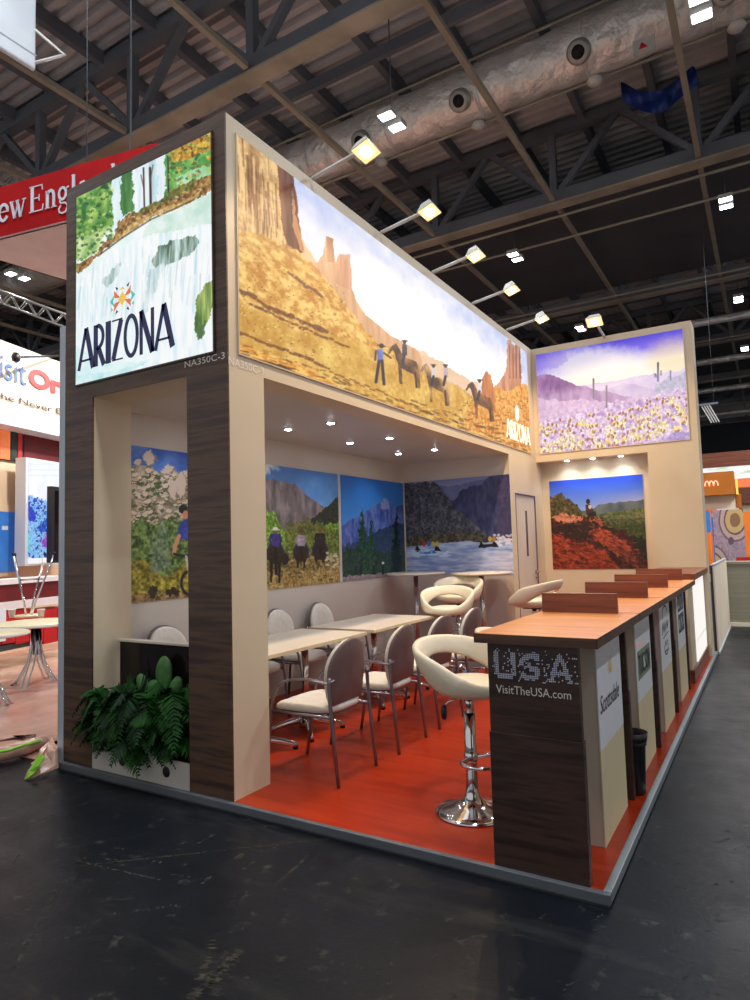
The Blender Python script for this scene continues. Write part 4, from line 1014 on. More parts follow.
# ================================================================== armchairs
def armchair(label,loc,rz):
    t=thing('armchair',label,'chair',loc,rz,'cream and grey conference armchairs')
    # seat cushion (front = -x)
    mb=MB();N=30;rings=[(.80,.425),(.97,.43),(1.,.448),(.985,.466),(.90,.476),(.5,.484),(.0,.486)]
    def so(k,s):
        a=2*PI*k/N;c,sn=math.cos(a),math.sin(a);e=.55
        x=abs(c)**e*(1 if c>0 else -1);y=abs(sn)**e*(1 if sn>0 else -1)
        return (-.06+x*.25*s,y*(.225-.012*x)*s)
    vs=[];fs=[]
    for s_,z in rings:
        for k in range(N):
            x,y=so(k,max(s_,.001));zz=z-(.022*max(0,(-x-.16)/.13)**2 if s_>.3 else 0);vs.append((x,y,zz))
    for i in range(len(rings)-1):
        for k in range(N): fs.append((i*N+k,i*N+(k+1)%N,(i+1)*N+(k+1)%N,(i+1)*N+k))
    fs.append(tuple(range(N))[::-1]);mb.add(vs,fs,True);mb.build('seat','cream_fabric',t)
    mb=MB();vs=[so(k,.93) for k in range(N)];mb.prism(vs,.405,.428,lambda a,b,d:(a,b,d));mb.build('seat_pan','grey_plastic',t)
    # rounded back: shell outside, cushion inside, curved and raked
    def outline(sc):
        o=[];
        for k in range(33):
            a=-PI*.0+PI*k/32;o.append((.212*sc*math.cos(a),.655+(.232*sc)*math.sin(a)**.9 if k not in(0,32) else .655))
        o+=[(-.205*sc,.60),(-.19*sc,.53),(-.165*sc,.475-.01*(sc-1)),(.165*sc,.475-.01*(sc-1)),(.19*sc,.53),(.205*sc,.60)]
        return o
    def backslab(sc,d0,d1,zs=1.0):
        o=outline(sc);n=len(o);rings=[(1.,d0),(1.,d1)] ;vs=[];fs=[]
        cz=.67
        RS=[(.0,d0),(.5,d0),(.9,d0),(1.,d0+(d1-d0)*.3),(1.,d0+(d1-d0)*.7),(.93,d1),(.5,d1),(0.,d1)]
        for s_,d in RS:
            for y,z in o:
                yy=y*max(s_,.002);zz=cz+(z-cz)*max(s_,.002)*zs
                x=.175+.16*(zz-.47)*.45+d-.9*yy*yy
                vs.append((x,yy,zz))
        for i in range(len(RS)-1):
            for k in range(n): fs.append((i*n+k,i*n+(k+1)%n,(i+1)*n+(k+1)%n,(i+1)*n+k))
        return MB().add(vs,fs,True)
    backslab(1.,.012,.03).build('back_shell','grey_plastic',t)
    backslab(.955,-.03,.013).build('backrest','cream_fabric',t)
    for s in (-1,1):
        y=s*.225
        MB().tube([(.245,y,.0),(.215,y,.30),(.195,y,.50),(.19,y,.63),(.19,y*.985,.66)],.0125,10).build('leg','steel_tube',t)
        mb=MB();mb.tube([(-.335,s*.222,0),(-.305,s*.229,.20),(-.275,s*.236,.40),(-.255,s*.241,.50),(-.215,s*.246,.575),(-.15,s*.249,.62)],.0115,10);mb.build('leg','steel_tube',t)
        mb=MB();A=[(-.225,.57),(-.18,.607),(-.10,.635),(.02,.647),(.10,.643),(.17,.63),(.20,.628)];n=len(A);vs=[];fs=[]
        for i,(x,z) in enumerate(A):
            w=.024 if 0<i<n-1 else .015
            for dy,dz in ((-1,-.4),(-.8,.5),(.8,.5),(1,-.4)): vs.append((x,s*.249+dy*w,z+dz*.02))
        for i in range(n-1):
            for k in range(4): fs.append((i*4+k,i*4+(k+1)%4,i*4+4+(k+1)%4,i*4+4+k))
        fs+=[(0,1,2,3),tuple((n-1)*4+k for k in (3,2,1,0))]
        mb.add(vs,fs,True);mb.build('armrest','steel_tube',t,sub=1)
        mb=MB().tube([(.20,s*.228,.632),(.205,s*.19,.64)],.011,8);mb.build('arm_bracket','steel_tube',t)
        mb=MB().tube([(.20,s*.225,.415),(-.27,s*.236,.415)],.011,8);mb.build('side_rail','steel_tube',t)
    mb=MB().tube([(-.1,-.236,.412),(-.1,.236,.412)],.011,8);mb.tube([(.12,-.228,.412),(.12,.228,.412)],.011,8);mb.build('cross_rail','steel_tube',t)
    return t
ch=armchair('grey backed armchair nearest the camera, at the open side of the nearer table',(.185,.695,HP),0)
dup(ch,(.20,1.417,HP),.03,'grey backed armchair just behind the nearest one, at the far end of the nearer table')
dup(ch,(.20,2.115,HP),-.02,'grey backed armchair at the near end of the farther table, behind the cream bar stool')
dup(ch,(.20,2.77,HP),.02,'grey backed armchair at the far end of the farther table, farthest of the aisle row')
dup(ch,(-1.262,.755,HP),PI,'cream armchair against the wall under the cyclist poster, seen over the dark glass panel')
dup(ch,(-1.262,1.46,HP),PI,'cream armchair against the poster wall, hidden behind the white corner pillar')
dup(ch,(-1.262,2.17,HP),PI,'cream armchair against the wall under the left half of the horse riders poster')
dup(ch,(-1.262,2.875,HP),PI,'cream armchair against the wall under the gap between riders and pine posters')
# ================================================================== bar stools
def stool(label,loc,rz,seat):
    t=thing('bar_stool',label,'stool',loc,rz,'cream leather bar stools')
    mb=MB();mb.lathe([(.205,0),(.21,.006),(.205,.014),(.17,.028),(.11,.045),(.06,.066),(.04,.095),(.034,.13)],n=40);b=mb.build('base','chrome',t)
    MB().tube([(0,0,.1),(0,0,seat-.16)],.033,20).build('column','chrome',t)
    MB().tube([(0,0,seat-.17),(0,0,seat-.06)],.024,18).build('gas_lift','chrome',t)
    mb=MB().lathe([(.034,.275),(.039,.28),(.039,.32),(.034,.325)],n=20);c=mb.build('collar','chrome',t)
    mb=MB();Pp=[(.03,-.02,.30)]+[(.11+.12*math.cos(a),.14*math.sin(a),.30) for a in [math.radians(x) for x in range(-120,121,15)]]+[(.03,.02,.30)]
    mb.tube(Pp,.011,10);mb.build('footrest','chrome',t)
    mb=MB().box(-.09,.09,-.09,.09,seat-.07,seat-.055);mb.build('mechanism','black_plastic',t)
    mb=MB().tube([(0,-.05,seat-.07),(-.06,-.10,seat-.10),(-.075,-.115,seat-.13)],.006,8);lv=mb.build('lever','chrome',t)
    mb=MB().lathe([(0,0),(.013,.01),(.017,.04),(.015,.075),(0,.085)],(-.078,-.118,seat-.20),14);mb.build('lever_knob','black_plastic',lv)
    # cushion
    mb=MB();mb.lathe([(0,seat-.055),(.15,seat-.055),(.19,seat-.04),(.205,seat-.008),(.19,seat+.022),(.13,seat+.034),(0,seat+.036)],(.03,0,0),36);mb.build('seat','cream_leather',t)
    # wrap-round band: front of the stool is +x, back is -x
    mb=MB();N=56;K=14;vs=[];fs=[]
    for i in range(N):
        a=2*PI*i/N;c=math.cos(a);q=(1-c)/2           # 0 front, 1 back
        qq=q*q*(3-2*q)
        R=.225+.045*qq;g_=min(1,q/.5);hh=.034+.050*g_*g_*(3-2*g_)-.016*max(0,(q-.6)/.4);zc=seat-.005+.175*q**1.1;th=.027
        out=.03*qq
        for k in range(K):
            b=2*PI*k/K;cx,sx=math.cos(b),math.sin(b)
            dz=(hh if sx>0 else hh-.036*max(0,(q-.55)/.45)**.7)*(abs(sx)**.8)*(1 if sx>0 else -1);dr=th*(abs(cx)**.8)*(1 if cx>0 else -1)+out*(dz/hh)
            r=R+dr
            vs.append((r*math.cos(a)*(1.03)+.012,r*math.sin(a)*1.02,zc+dz))
    for i in range(N):
        for k in range(K): fs.append((i*K+k,i*K+(k+1)%K,((i+1)%N)*K+(k+1)%K,((i+1)%N)*K+k))
    mb.add(vs,fs,True);mb.build('backrest','cream_leather',t)
    mb=MB()
    return t
st=stool('cream leather bar stool in the foreground, left of the dotted country lettering',(1.298,.515,HP),math.radians(-24),.70)
def stool2(label,loc,rz,seat):
    r=dup(st,loc,rz,label)
    return r
stool('cream bar stool with lower seat before the right high table, in front of another stool',(-.19,3.45,HP),math.radians(-72),.79)
stool('cream bar stool directly at the right high table, half hidden by the stool in front',(-.34,4.08,HP),math.radians(-80),.86)
stool('cream bar stool seen edge on behind the privacy screens of the counters',(.60,3.95,HP),math.radians(175),.84)
stool('cream bar stool mostly hidden behind the nearest counter, only its rim showing',(1.33,1.36,HP),math.radians(10),.66)
# ================================================================== high tables
def hightable(label,loc):
    t=thing('high_table',label,'table',loc,0,'round high tables before the river picture')
    MB().lathe([(0,1.10),(.36,1.10),(.375,1.105),(.38,1.115),(.375,1.125),(0,1.127)],n=44).build('tabletop','table_top',t)
    MB().tube([(0,0,.03),(0,0,1.10)],.032,20).build('column','chrome',t)
    MB().lathe([(.24,0),(.245,.008),(.23,.018),(.1,.035),(.05,.05),(.034,.07)],n=36).build('base','chrome',t)
    MB().lathe([(.10,1.085),(.12,1.10),(.0,1.10)],n=24).build('mount_plate','steel_tube',t)
    return t
h=hightable('round white high table before the left half of the river picture',(-1.13,4.55,HP))
dup(h,(-.26,4.62,HP),0,'round white high table before the right half of the river picture')
t=thing('leaflet','small white leaflet lying on the right high table','leaflet',(-.10,4.6,HP+1.1275));mb=MB().box(-.1,.1,-.05,.05,0,.004);mb.build('sheet','vinyl_white',t);MB().box(.03,.09,-.03,.02,.004,.005).build('printed_patch','text_red',t)
# ================================================================== planting in the tower opening
t=thing('planter','low white planter box with round holes under the ferns','planter',(-.84,.13,HP))
mb=MB();x0,x1=-.478,.478
mb.box(x0,x1,-.128,-.113,0,.165);mb.box(x0,x1,.07,.085,0,.165);mb.box(x0,x0+.015,-.113,.07,0,.165);mb.box(x1-.015,x1,-.113,.07,0,.165);mb.build('box','planter_white',t)
MB().box(x0+.015,x1-.015,-.113,.07,.02,.145).build('soil','soil',t)
for x,z,r in ((.268,.088,.034),(-.16,.088,.026)): MB().tube([(x,-.1295,z),(x,-.127,z)],r,20).build('round_hole','black_rubber',t)
t=thing('glass_partition','dark glossy partition with white top rail behind the ferns','partition',(-.84,.22,HP))
MB().box(-.45,.478,-.012,.012,.03,.845).build('glass_panel','dark_glass',t)
MB().box(-.46,.48,-.03,.03,.845,.862).build('top_rail','table_top',t,bevel=.003)
mb=MB();mb.box(-.40,-.34,-.05,.05,0,.03);mb.box(.34,.40,-.05,.05,0,.03);mb.build('foot','steel_tube',t)
def fern(label,loc,seed,nf=46,R=.34,m='fern'):
    rg=random.Random(seed);t=thing('fern',label,'fern',loc,0,'green ferns in the white planter')
    mb=MB();ms=MB()
    for i in range(nf):
        a=rg.uniform(0,2*PI);ln=rg.uniform(.6,1.1)*R*1.25;rise=rg.uniform(.08,.44);n=13;dm=rg.uniform(.3,1.05);ro=rg.uniform(-.6,.6);P=[]
        ca,sa=math.cos(a),math.sin(a)*.62
        for k in range(n+1):
            f=k/n;r=ln*f;z=.02+rise*math.sin(min(f*1.5,1)*PI*.5)*1.0-dm*(.55*rise+.12)*max(0,f-.45)**1.6*2.2
            P.append(Vector((r*ca,r*sa,z)))
        ms.tube([P[k] for k in range(0,n+1,3)],.0025,4,cap=False)
        side=Vector((-sa,ca,ro)).normalized()
        for k in range(2,n+1):
            tdir=(P[k]-P[k-1]).normalized();w=.085*math.sin(PI*(.12+.86*k/n))**.8+.008
            for s in (-1,1):
                for h in (0,.5):
                    b=P[k]*(1-h)+P[k-1]*h
                    tip=b+side*s*w+tdir*w*.45-Vector((0,0,w*rg.uniform(.1,.5)))
                    q=tdir*.011
                    up=Vector((0,0,.004))
                    mb.add([b-q,b+q*.4+up,tip,b-q*1.6+(tip-b)*.5],[(0,1,2,3)],False)
    ms.build('stems','fern_dark',t);mb.build('fronds',m,t)
    for c in kids(t): c['kind']='stuff'
    return t
fern('dark green fern spilling over the left of the white planter',(-1.13,.06,HP+.14),1,60,.30)
fern('dark green fern in the middle of the white planter, above the left hole',(-.86,.05,HP+.15),2,64,.33,'fern_dark')
fern('dark green fern at the right of the white planter, against the walnut pillar',(-.62,.07,HP+.16),3,56,.25)
fern('small fern drooping in front of the planter onto the kerb',(-.98,-.01,HP+.10),4,26,.22,'fern')
t=thing('cactus','prickly pear cactus with flat green pads above the ferns','cactus',(-.83,.13,HP+.17))
def pad(name,c,rx,rz,rot,par):
    mb=MB();n=26;vs=[];fs=[]
    RS=[(.02,-.022),(.6,-.02),(.92,-.012),(1,0),(.92,.012),(.6,.02),(.02,.022)]
    for s,d in RS:
        for k in range(n):
            a=2*PI*k/n;x=rx*s*math.cos(a)*(1+.12*math.sin(a));z=rz*s*math.sin(a)
            vs.append((c[0]+x*math.cos(rot)-z*math.sin(rot),c[1]+d,c[2]+x*math.sin(rot)+z*math.cos(rot)))
    for i in range(len(RS)-1):
        for k in range(n): fs.append((i*n+k,i*n+(k+1)%n,(i+1)*n+(k+1)%n,(i+1)*n+k))
    return mb.add(vs,fs,True).build(name,'cactus',par)
pad('pad',(0,0,.30),.085,.15,.05,t);pad('pad',(.07,.02,.48),.075,.13,-.1,t);pad('pad',(.20,.0,.40),.05,.10,-.5,t);pad('pad',(-.10,-.01,.40),.05,.09,.5,t)
MB().tube([(0,0,-.02),(0,0,.2)],.045,12).build('trunk','cactus',t)
t=thing('agave','dark spiky agave between the ferns and the glass partition','agave',(-1.02,.115,HP+.17))
rg=random.Random(4)
mb=MB()
for i in range(16):
    a=rg.uniform(0,2*PI);ln=rg.uniform(.38,.66);w=.024;el=rg.uniform(.8,1.35);d=Vector((math.cos(a)*math.cos(el),math.sin(a)*math.cos(el)*.22,math.sin(el)));s=Vector((-math.sin(a),math.cos(a),0))*w
    mb.add([-s,s,d*ln*.5+s*.8,d*ln,d*ln*.5-s*.8,d*ln*.45+Vector((0,0,-.01))],[(0,1,2,3,4),(0,4,5),(5,2,1,0),(5,3,2),(4,3,5)])
mb.build('leaves','agave',t)
MB().lathe([(.03,-.03),(.045,.02),(.03,.08),(0,.1)],n=12).build('crown','agave',t)
t=thing('leafy_succulent','light green upright plant at the right edge of the planting','plant',(-.47,.14,HP+.15))
mb=MB()
for i in range(14):
    a=rg.uniform(0,2*PI);ln=rg.uniform(.2,.46);d=Vector((math.cos(a)*.25,math.sin(a)*.15,1)).normalized();s=Vector((.03,.01,0))
    p=d*ln;mb.add([p-s*.2,p+s-d*.03+Vector((0,0,.05)),p+d*.11,p-s+Vector((0,0,.04))],[(0,1,2,3)])
mb.build('leaves','cactus',t,solid=.006)
MB().tube([(0,0,-.03),(.01,0,.4)],.012,8).build('stem','agave',t)
# ================================================================== left neighbour: red banner, cream header sign, red bar
t=thing('hanging_banner','big red hanging banner with white region name, behind the walnut tower','banner',(-3.6,1.3,4.8))
o=Vector(t.location)
A=at(-45,250,'z',4.8);Bq=at(100,214,'z',4.8)
A=Vector(A);Bq=Vector(Bq);dv=(Bq-A).normalized();B2=A+dv*2.6
back=Vector((-dv.y,dv.x,0))
if back.dot(Vector((0,1,0)))<0: back=-back
zt_=Vector((0,0,.5))
C1=Vector(at(-30,252,'z',4.8));C2=Vector(at(67,281,'z',4.8));
cd=(C2-C1).normalized()
# corner where the front and the rear edge of the underside meet
den=dv.x*cd.y-dv.y*cd.x;tt_=((C1.x-A.x)*cd.y-(C1.y-A.y)*cd.x)/den;A2=A+dv*tt_
d_=Vector((60-375,0,0));d_=Vector((60-375)/F*CR-(170-500)/F*CU+CF);tq=(A-Vector(CP)).dot(back)/d_.dot(back);zt_=Vector((0,0,(Vector(CP)+d_*tq).z-4.8))
mb=MB();A3=A2-o;B3=B2-o
def quadbox(a,b,h,th): 
    return MB().add([a,b,b+h,a+h,a+back*th,b+back*th,b+h+back*th,a+h+back*th],[(0,1,2,3),(4,7,6,5),(0,4,5,1),(3,2,6,7),(0,3,7,4),(1,5,6,2)])
quadbox(A3,B3,zt_,.02).build('red_face','red_fabric',t)
c2=C2+cd*1.2-o
mb=MB();mb.add([A3,B3,c2]+[p+Vector((0,0,.02)) for p in (A3,B3,c2)],[(0,1,2),(3,5,4),(0,3,4,1),(1,4,5,2),(2,5,3,0)]);mb.build('underside','pink_fabric',t)
mb=MB();kk=Vector((cd.y,-cd.x,0))*.02;mb.add([A3,c2,c2+zt_,A3+zt_]+[p+kk for p in (A3,c2,c2+zt_,A3+zt_)],[(0,1,2,3),(4,7,6,5),(0,4,5,1),(1,5,6,2),(2,6,7,3),(3,7,4,0)]);mb.build('rear_face','red_fabric',t)
for p in (A3+dv*1.7,B3-dv*.3): MB().tube([p+zt_,p+Vector((0,0,4.75))],.005,6).build('suspension_wire','roof_steel',t)
# white serif lettering: strokes
SW=.17
SER={'N':(1.,[([(.16,0),(.16,1)],.08),([(.84,0),(.84,1)],.08),([(.14,1),(.84,0)],.19),([(0,.02),(.32,.02)],.05),([(0,.98),(.22,.98)],.05),([(.70,.98),(1,.98)],.05)]),
'e':(.62,[(arc(.5,.33,.42,.31,20,330,18),.15),([(.1,.36),(.92,.36)],.05),([(.90,.33),(.88,.46)],.12)]),
'w':(.98,[([(.10,.66),(.32,0)],.15),([(.32,0),(.52,.62)],.06),([(.46,.66),(.68,0)],.15),([(.68,0),(.90,.66)],.06),([(0,.66),(.24,.66)],.05),([(.38,.66),(.58,.66)],.05),([(.78,.66),(1,.66)],.05)]),
'E':(.85,[([(.2,0),(.2,1)],.18),([(0,.025),(.92,.025)],.05),([(0,.975),(.88,.975)],.05),([(.2,.52),(.70,.52)],.05),([(.90,0),(.95,.24)],.05),([(.86,1),(.9,.78)],.05),([(.68,.40),(.68,.64)],.05)]),
'n':(.68,[([(.22,0),(.22,.66)],.17),([(.06,.65),(.22,.66)],.05),([(.22,.55),(.36,.64),(.55,.66),(.70,.60),(.76,.45),(.76,0)],.15),([(.02,.02),(.42,.02)],.045),([(.56,.02),(.98,.02)],.045)]),
'g':(.66,[(arc(.42,.43,.30,.22,0,360,20),.12),([(.28,.24),(.2,.14),(.3,.08),(.62,.07),(.82,-.02),(.84,-.14),(.70,-.27),(.42,-.31),(.16,-.25),(.12,-.12),(.3,.0)],.08),([(.68,.58),(.95,.64)],.07)]),
'l':(.36,[([(.5,0),(.5,1.02)],.17),([(.2,1.0),(.5,1.02)],.05),([(.15,.02),(.85,.02)],.045)]),
'a':(.6,[([(.18,.5),(.3,.64),(.55,.66),(.72,.55),(.72,.08),(.9,.02)],.13),(arc(.42,.19,.28,.19,0,360,16),.10)]),
'd':(.68,[(arc(.42,.33,.34,.32,0,360,20),.13),([(.78,0),(.78,1.02)],.16),([(.6,1.0),(.78,1.02)],.05),([(.78,.02),(.98,.03)],.05)])}
mb=MB();fr=frame(A-o-back*.006,dv,(0,0,1))
# letter height and start follow the measured capital E (bottom ~ y 214 at x 33, top ~ y 189 at x 30)
def s_of(px,py,z): 
    p=Vector(at(px,py,'z',z));return (p-A).dot(dv)
def onban(px,py):
    # intersect the view ray with the banner's own vertical face
    d=(px-375)/F*CR-(py-500)/F*CU+CF;d=Vector(d);c=Vector(CP);tt=(A-c).dot(back)/d.dot(back);p=c+d*tt;return (p-A).dot(dv),p.z-4.8
e0,zb=onban(30,214);e1,zt2=onban(30,188);e2,_=onban(46,210)
hc=zt2-zb
xs=e0
def putword(s,x,z,h,rev=False):
    for chh in s:
        w,ll=SER[chh];w*=h*.82
        strokes(mb,fr,[([(p[0]*w,p[1]*h) for p in pts],lw*h*.8) for pts,lw in ll],1,1,x,z,.006);x+=w+.045*h
    return x
putword('England',e0,zb,hc)
wl=sum(SER[c][0] for c in 'New')*hc*.82+3*.045*hc
putword('New',e0-wl-.12*hc,zb-.01,hc)
mb.build('lettering','letter_silver',t)
# white hanging box, top left
q=at(36,70,'z',7.);x=q[0]
t=thing('hanging_sign','white hanging sign panel in the top left corner','sign',(x-.03,q[1]-2.,7.))
MB().box(-.03,.03,-2.,2.,0,2.2).build('panel','white_box',t,bevel=.02);MB().box(-.034,.034,-2.004,2.004,.16,.175).build('seam','aluminium',t)
MB().tube([(0,0,2.2),(0,0,4.2)],.015,6).build('suspension_wire','roof_steel',t)
MB().tube([(0,1.95,.05),(.1,2.3,.35),(0,1.95,.5)],.02,6).build('bracket','lamp_body',t)
# booth plane
BD=Vector((-.28809,.9576,0)).normalized();BN=Vector((BD.y,-BD.x,0))   # BN points towards the camera side (+x)
B0=Vector((-7.3,3.3,0))
def bp(px,py,off=0.):
    d=Vector((px-375)/F*CR-(py-500)/F*CU+CF);c=Vector(CP);tt=((B0+BN*off)-c).dot(BN)/d.dot(BN);return c+d*tt
def bframe(off=0.): return frame(B0+BN*off,BD,(0,0,1))
def bs(px,py,off=0.):
    p=bp(px,py,off);return (p-B0).dot(BD),p.z
def bslab(pts,off0,off1,mb=None):
    """outline in booth coordinates (s,z), from off0 to off1 towards the aisle"""
    mb=mb or MB();return mb.prism(pts,off0,off1,lambda a,b,d:tuple(B0+BD*a+BN*d+Vector((0,0,b))))
# frame normal R x U for (BD, z): sign check
sgn=1 if BD.cross(Vector((0,0,1))).dot(BN)>0 else -1
def rect(x0,y0,x1,y1,off=0.):
    a=bs(x0,y0,off);b=bs(x1,y1,off);return (a[0],b[0],min(a[1],b[1]),max(a[1],b[1]))
tl=bs(-60,330);br=bs(90,440)
s0,_=bs(-60,500);s1,_=bs(110,500)
_,zt1=bs(20,347);_,zb1=bs(20,424)
t=thing('header_sign','cream header sign with blue and red visitor lettering, left of the tower','sign',tuple(B0+Vector((0,0,zb1))))
def loc(mb):
    l=t.location;mb.v=[(v[0]-l[0],v[1]-l[1],v[2]-l[2]) for v in mb.v];return mb
loc(bslab([(s0,zb1),(s1,zb1),(s1,zt1),(s0,zt1)],-.35,0.)).build('panel','sign_cream',t)
loc(bslab([(s0,zb1-.06),(s1,zb1-.06),(s1,zb1),(s0,zb1)],-.36,.02)).build('bottom_trim','vinyl_white',t)
def btext(name,s,x0,y0,x1,y1,m,parent,bold=0,h=None):
    a=bs(x0,y0,.02);b=bs(x1,y1,.02);w=b[0]-a[0]
    return text(name,s,tuple(B0+BN*.02+BD*a[0]+Vector((0,0,a[1]))-Vector(parent.location)),BD,(0,0,1),w,h or (b[1]-a[1]),m,parent,bold=bold,depth=.0)
zl=bs(0,388,.02)[1];zh=bs(0,366,.02)[1]
a=bs(25,386.5,.02);hh=bs(25,372,.02)[1]-a[1]
def lay(s,px0,px1,pyb,pyt,m,bold=0):
    xa,za=bs(px0,pyb,.02);xb,_=bs(px1,pyb,.02);_,zt=bs(px0,pyt,.02)
    return text('lettering',s,tuple(B0+BN*.022+BD*xa+Vector((0,0,za))-Vector(t.location)),BD,(0,0,1),xb-xa,zt-za,m,t,bold=bold)
lay('Visit',-17,26.5,373,347,'text_blue',.0)
lay('Orlando',28.5,108,386,366,'text_red',.05)
lay('The Never Ending Story',-9,110,398.5,389.5,'text_brown',.01)
# lamp arm on the header
mb=MB();p0=bp(16,357,.55);p1=bp(60,356,.0);mb.tube([p0,p1],.02,6);th=thing('sign_lamp','small black arm lamp above the blue visitor lettering','lamp',tuple(p0))
mb.v=[tuple(Vector(v)-p0) for v in mb.v];mb.build('arm','black_plastic',th)
MB().lathe([(0,0),(.05,.02),(.065,.08),(.04,.14),(0,.15)],(0,0,-.08),16).build('head','black_plastic',th)
# back wall of that stand below the header, pictures, screen, bar
def part(pts,o0,o1,name,m,par):
    mb=bslab(pts,o0,o1);l=par.location;mb.v=[(v[0]-l[0],v[1]-l[1],v[2]-l[2]) for v in mb.v];return mb.build(name,m,par)
def R4(px0,py0,px1,py1,off=0.):
    pm=min(max((px0+px1)/2,10),50);za=bs(pm,py0,off)[1];zb=bs(pm,py1,off)[1];sa=bs(px0,(py0+py1)/2,off)[0];sb=bs(px1,(py0+py1)/2,off)[0]
    return [(sa,zb),(sb,zb),(sb,za),(sa,za)]
_,zz=bs(20,420)
mb=bslab([(s0,0),(s1,0),(s1,zb1),(s0,zb1)],-.5,-.4);struct('wall_neighbour',mb,'booth_beige')
t=thing('wall_picture','row of orange and brown pictures high on the wall of the neighbouring stand','picture',tuple(B0+Vector((0,0,3))))
part(R4(-20,424,60,462,-.36),-.40,-.36,'panel','text_brown',t)
for x0,x1,m in ((-20,-2,'orange_bright'),(0,10,'terracotta'),(11,17,'agave'),(18,22,'text_red'),(24,58,'red_dark')): part(R4(x0,428,x1,460,-.355),-.36,-.35,'picture','%s'%m,t)
# lit blue map column
t=thing('lit_column','white lit column with a blue mosaic picture, left of the walnut tower','sign',tuple(B0+Vector((0,0,0))))
c0,c1=bs(25,560,.0)[0],bs(75,560,.0)[0]
zt3=bs(25,457)[1];zb3=bs(25,566)[1]
part([(c0,zb3),(c1,zb3),(c1,zt3),(c0,zt3)],-.2,.0,'column','vinyl_white',t)
off=.008;oo=B0+BN*off+BD*(c0+.05)
P=Pic(tuple(oo+Vector((0,0,zb3+.03))),tuple(BD),(0,0,1),c1-c0-.05,zt3-zb3-.06,120,200,91)
na=P.noise(8,10,4);nb=P.noise(30,40,3);full=np.ones(P.px.shape,bool)
P.put(full,(236,242,255),(255,255,255),na)
P.put(full,(214,230,250),None,None,((np.sin(P.py*1.1)>.6)&(P.py<478)&(P.py>462))*.5)
low=P.ridge([(20,492),(30,494),(45,500),(75,510)],3,20)&(P.py<558)
P.put(low,(90,170,240),(240,250,255),nb)
P.put(low&(nb>.62),(40,70,190),None,None)
P.poly([(27,500),(33,510),(37,514),(34,522),(27,518)],(40,50,180),(70,90,220),nb)
P.poly([(38,528),(46,518),(51,512),(50,524),(42,534)],(30,60,170),(70,120,220),nb)
P.poly([(26,534),(32,532),(31,552),(26,552)],(70,190,220),(150,220,240),nb)
P.poly([(42,540),(50,530),(52,545),(44,548)],(120,60,190),(230,130,220),nb)
P.build('picture','print_lit',t)
t=thing('wall_screen','tall black edged screen against the walnut tower, on the neighbouring stand','screen',tuple(bp(54,520,.3)))
a=R4(51,486,70,563,.3);part(a,.22,.30,'screen','black_plastic',t);part(R4(55,490,70,560,.305),.30,.306,'display','dark_glass',t)
t=thing('wall_picture','blue picture in a beige frame at the left edge, behind the upturned stool','picture',tuple(bp(0,540,-.3)))
part(R4(-30,505,18,576,-.38),-.40,-.36,'frame','booth_beige',t);part(R4(-30,512,16,572,-.36),-.36,-.352,'print','blue_glow_print',t);part(R4(2,526,8,530,-.35),-.352,-.35,'highlight','vinyl_white',t)
# red bar counter
t=thing('bar_counter','red fronted bar counter with white shelves on the neighbouring stand','counter',tuple(B0+BN*.4))
part(R4(-40,579,70,584,.9),.5,.9,'worktop','shelf_white',t)
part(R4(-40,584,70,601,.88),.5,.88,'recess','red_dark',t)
part(R4(-40,601,70,609,.9),.5,.9,'shelf','shelf_white',t)
for k in range(8):
    x0=-40+k*14;part(R4(x0,609,x0+13.4,643,.88),.5,.88,'door','red_panel',t)
part(R4(-40,643,70,649,.84),.5,.84,'plinth','roof_dark',t)
part(R4(-40,608,6,640,.91),.88,.91,'end_panel','white_box',t)
# low red / pink floor covered with crumpled plastic film
mb=MB();c=[at(-40,757,'z',0),at(62,768.5,'z',0)]
struct('floor_carpet',MB().box(-16,-1.72,.02,14,.002,.012),'carpet_pink')
rg=random.Random(12)
mb=MB();nx,ny=34,26;vs=[]
for j in range(ny):
    for i in range(nx):
        x=-7.2+5.44*i/(nx-1);y=.12+3.4*j/(ny-1)
        if j==0: y+=.25*math.sin(i*.7)+.1*math.sin(i*2.1)
        z=.016+.035*max(0,math.sin(x*3.1+y*2.3+1.3*math.sin(y*3)))**3+.02*rg.random()
        vs.append((x,y,z))
mb.add(vs,[(j*nx+i,j*nx+i+1,(j+1)*nx+i+1,(j+1)*nx+i) for j in range(ny-1) for i in range(nx-1)],True)
tag(mb.build('plastic_film','plastic_film',solid=.004),'crumpled clear plastic film covering the pink carpet left of the tower','plastic film')
# crumpled roll edge with green tape
mb=MB();P=[at(-12,757,'z',.05),at(8,752,'z',.07),at(24,748,'z',.07),at(36,744,'z',.06),at(46,742,'z',.05)]
mb.tube(P,[.05,.06,.055,.05,.04],12);tag(mb.build('plastic_roll','plastic_film'),'rolled edge of plastic film lying at the border of the pink carpet','plastic film')
mb=MB();P=[at(-12,754,'z',.10),at(10,750,'z',.12),at(24,745,'z',.12),at(40,741,'z',.09)]
mb.tube(P,.012,8);tag(mb.build('tape','tape_green'),'yellow green tape strip along the rolled plastic film','tape')
t=thing('plastic_bag','crumpled clear plastic heap with green tape beside the foot of the tower','plastic bag',(-1.95,-.02,0))
Q=[(25,779),(33,777),(58,768),(59,750),(52,738),(40,752),(32,766)]
Z=[.004,.01,.03,.14,.17,.13,.06]
mb=MB();pp=[Vector(at(a,b,'z',z))-t.location for (a,b),z in zip(Q,Z)];cen=sum(pp,Vector())/len(pp)+Vector((0,0,.03));vs=[];fs=[]
n=len(pp);K=5
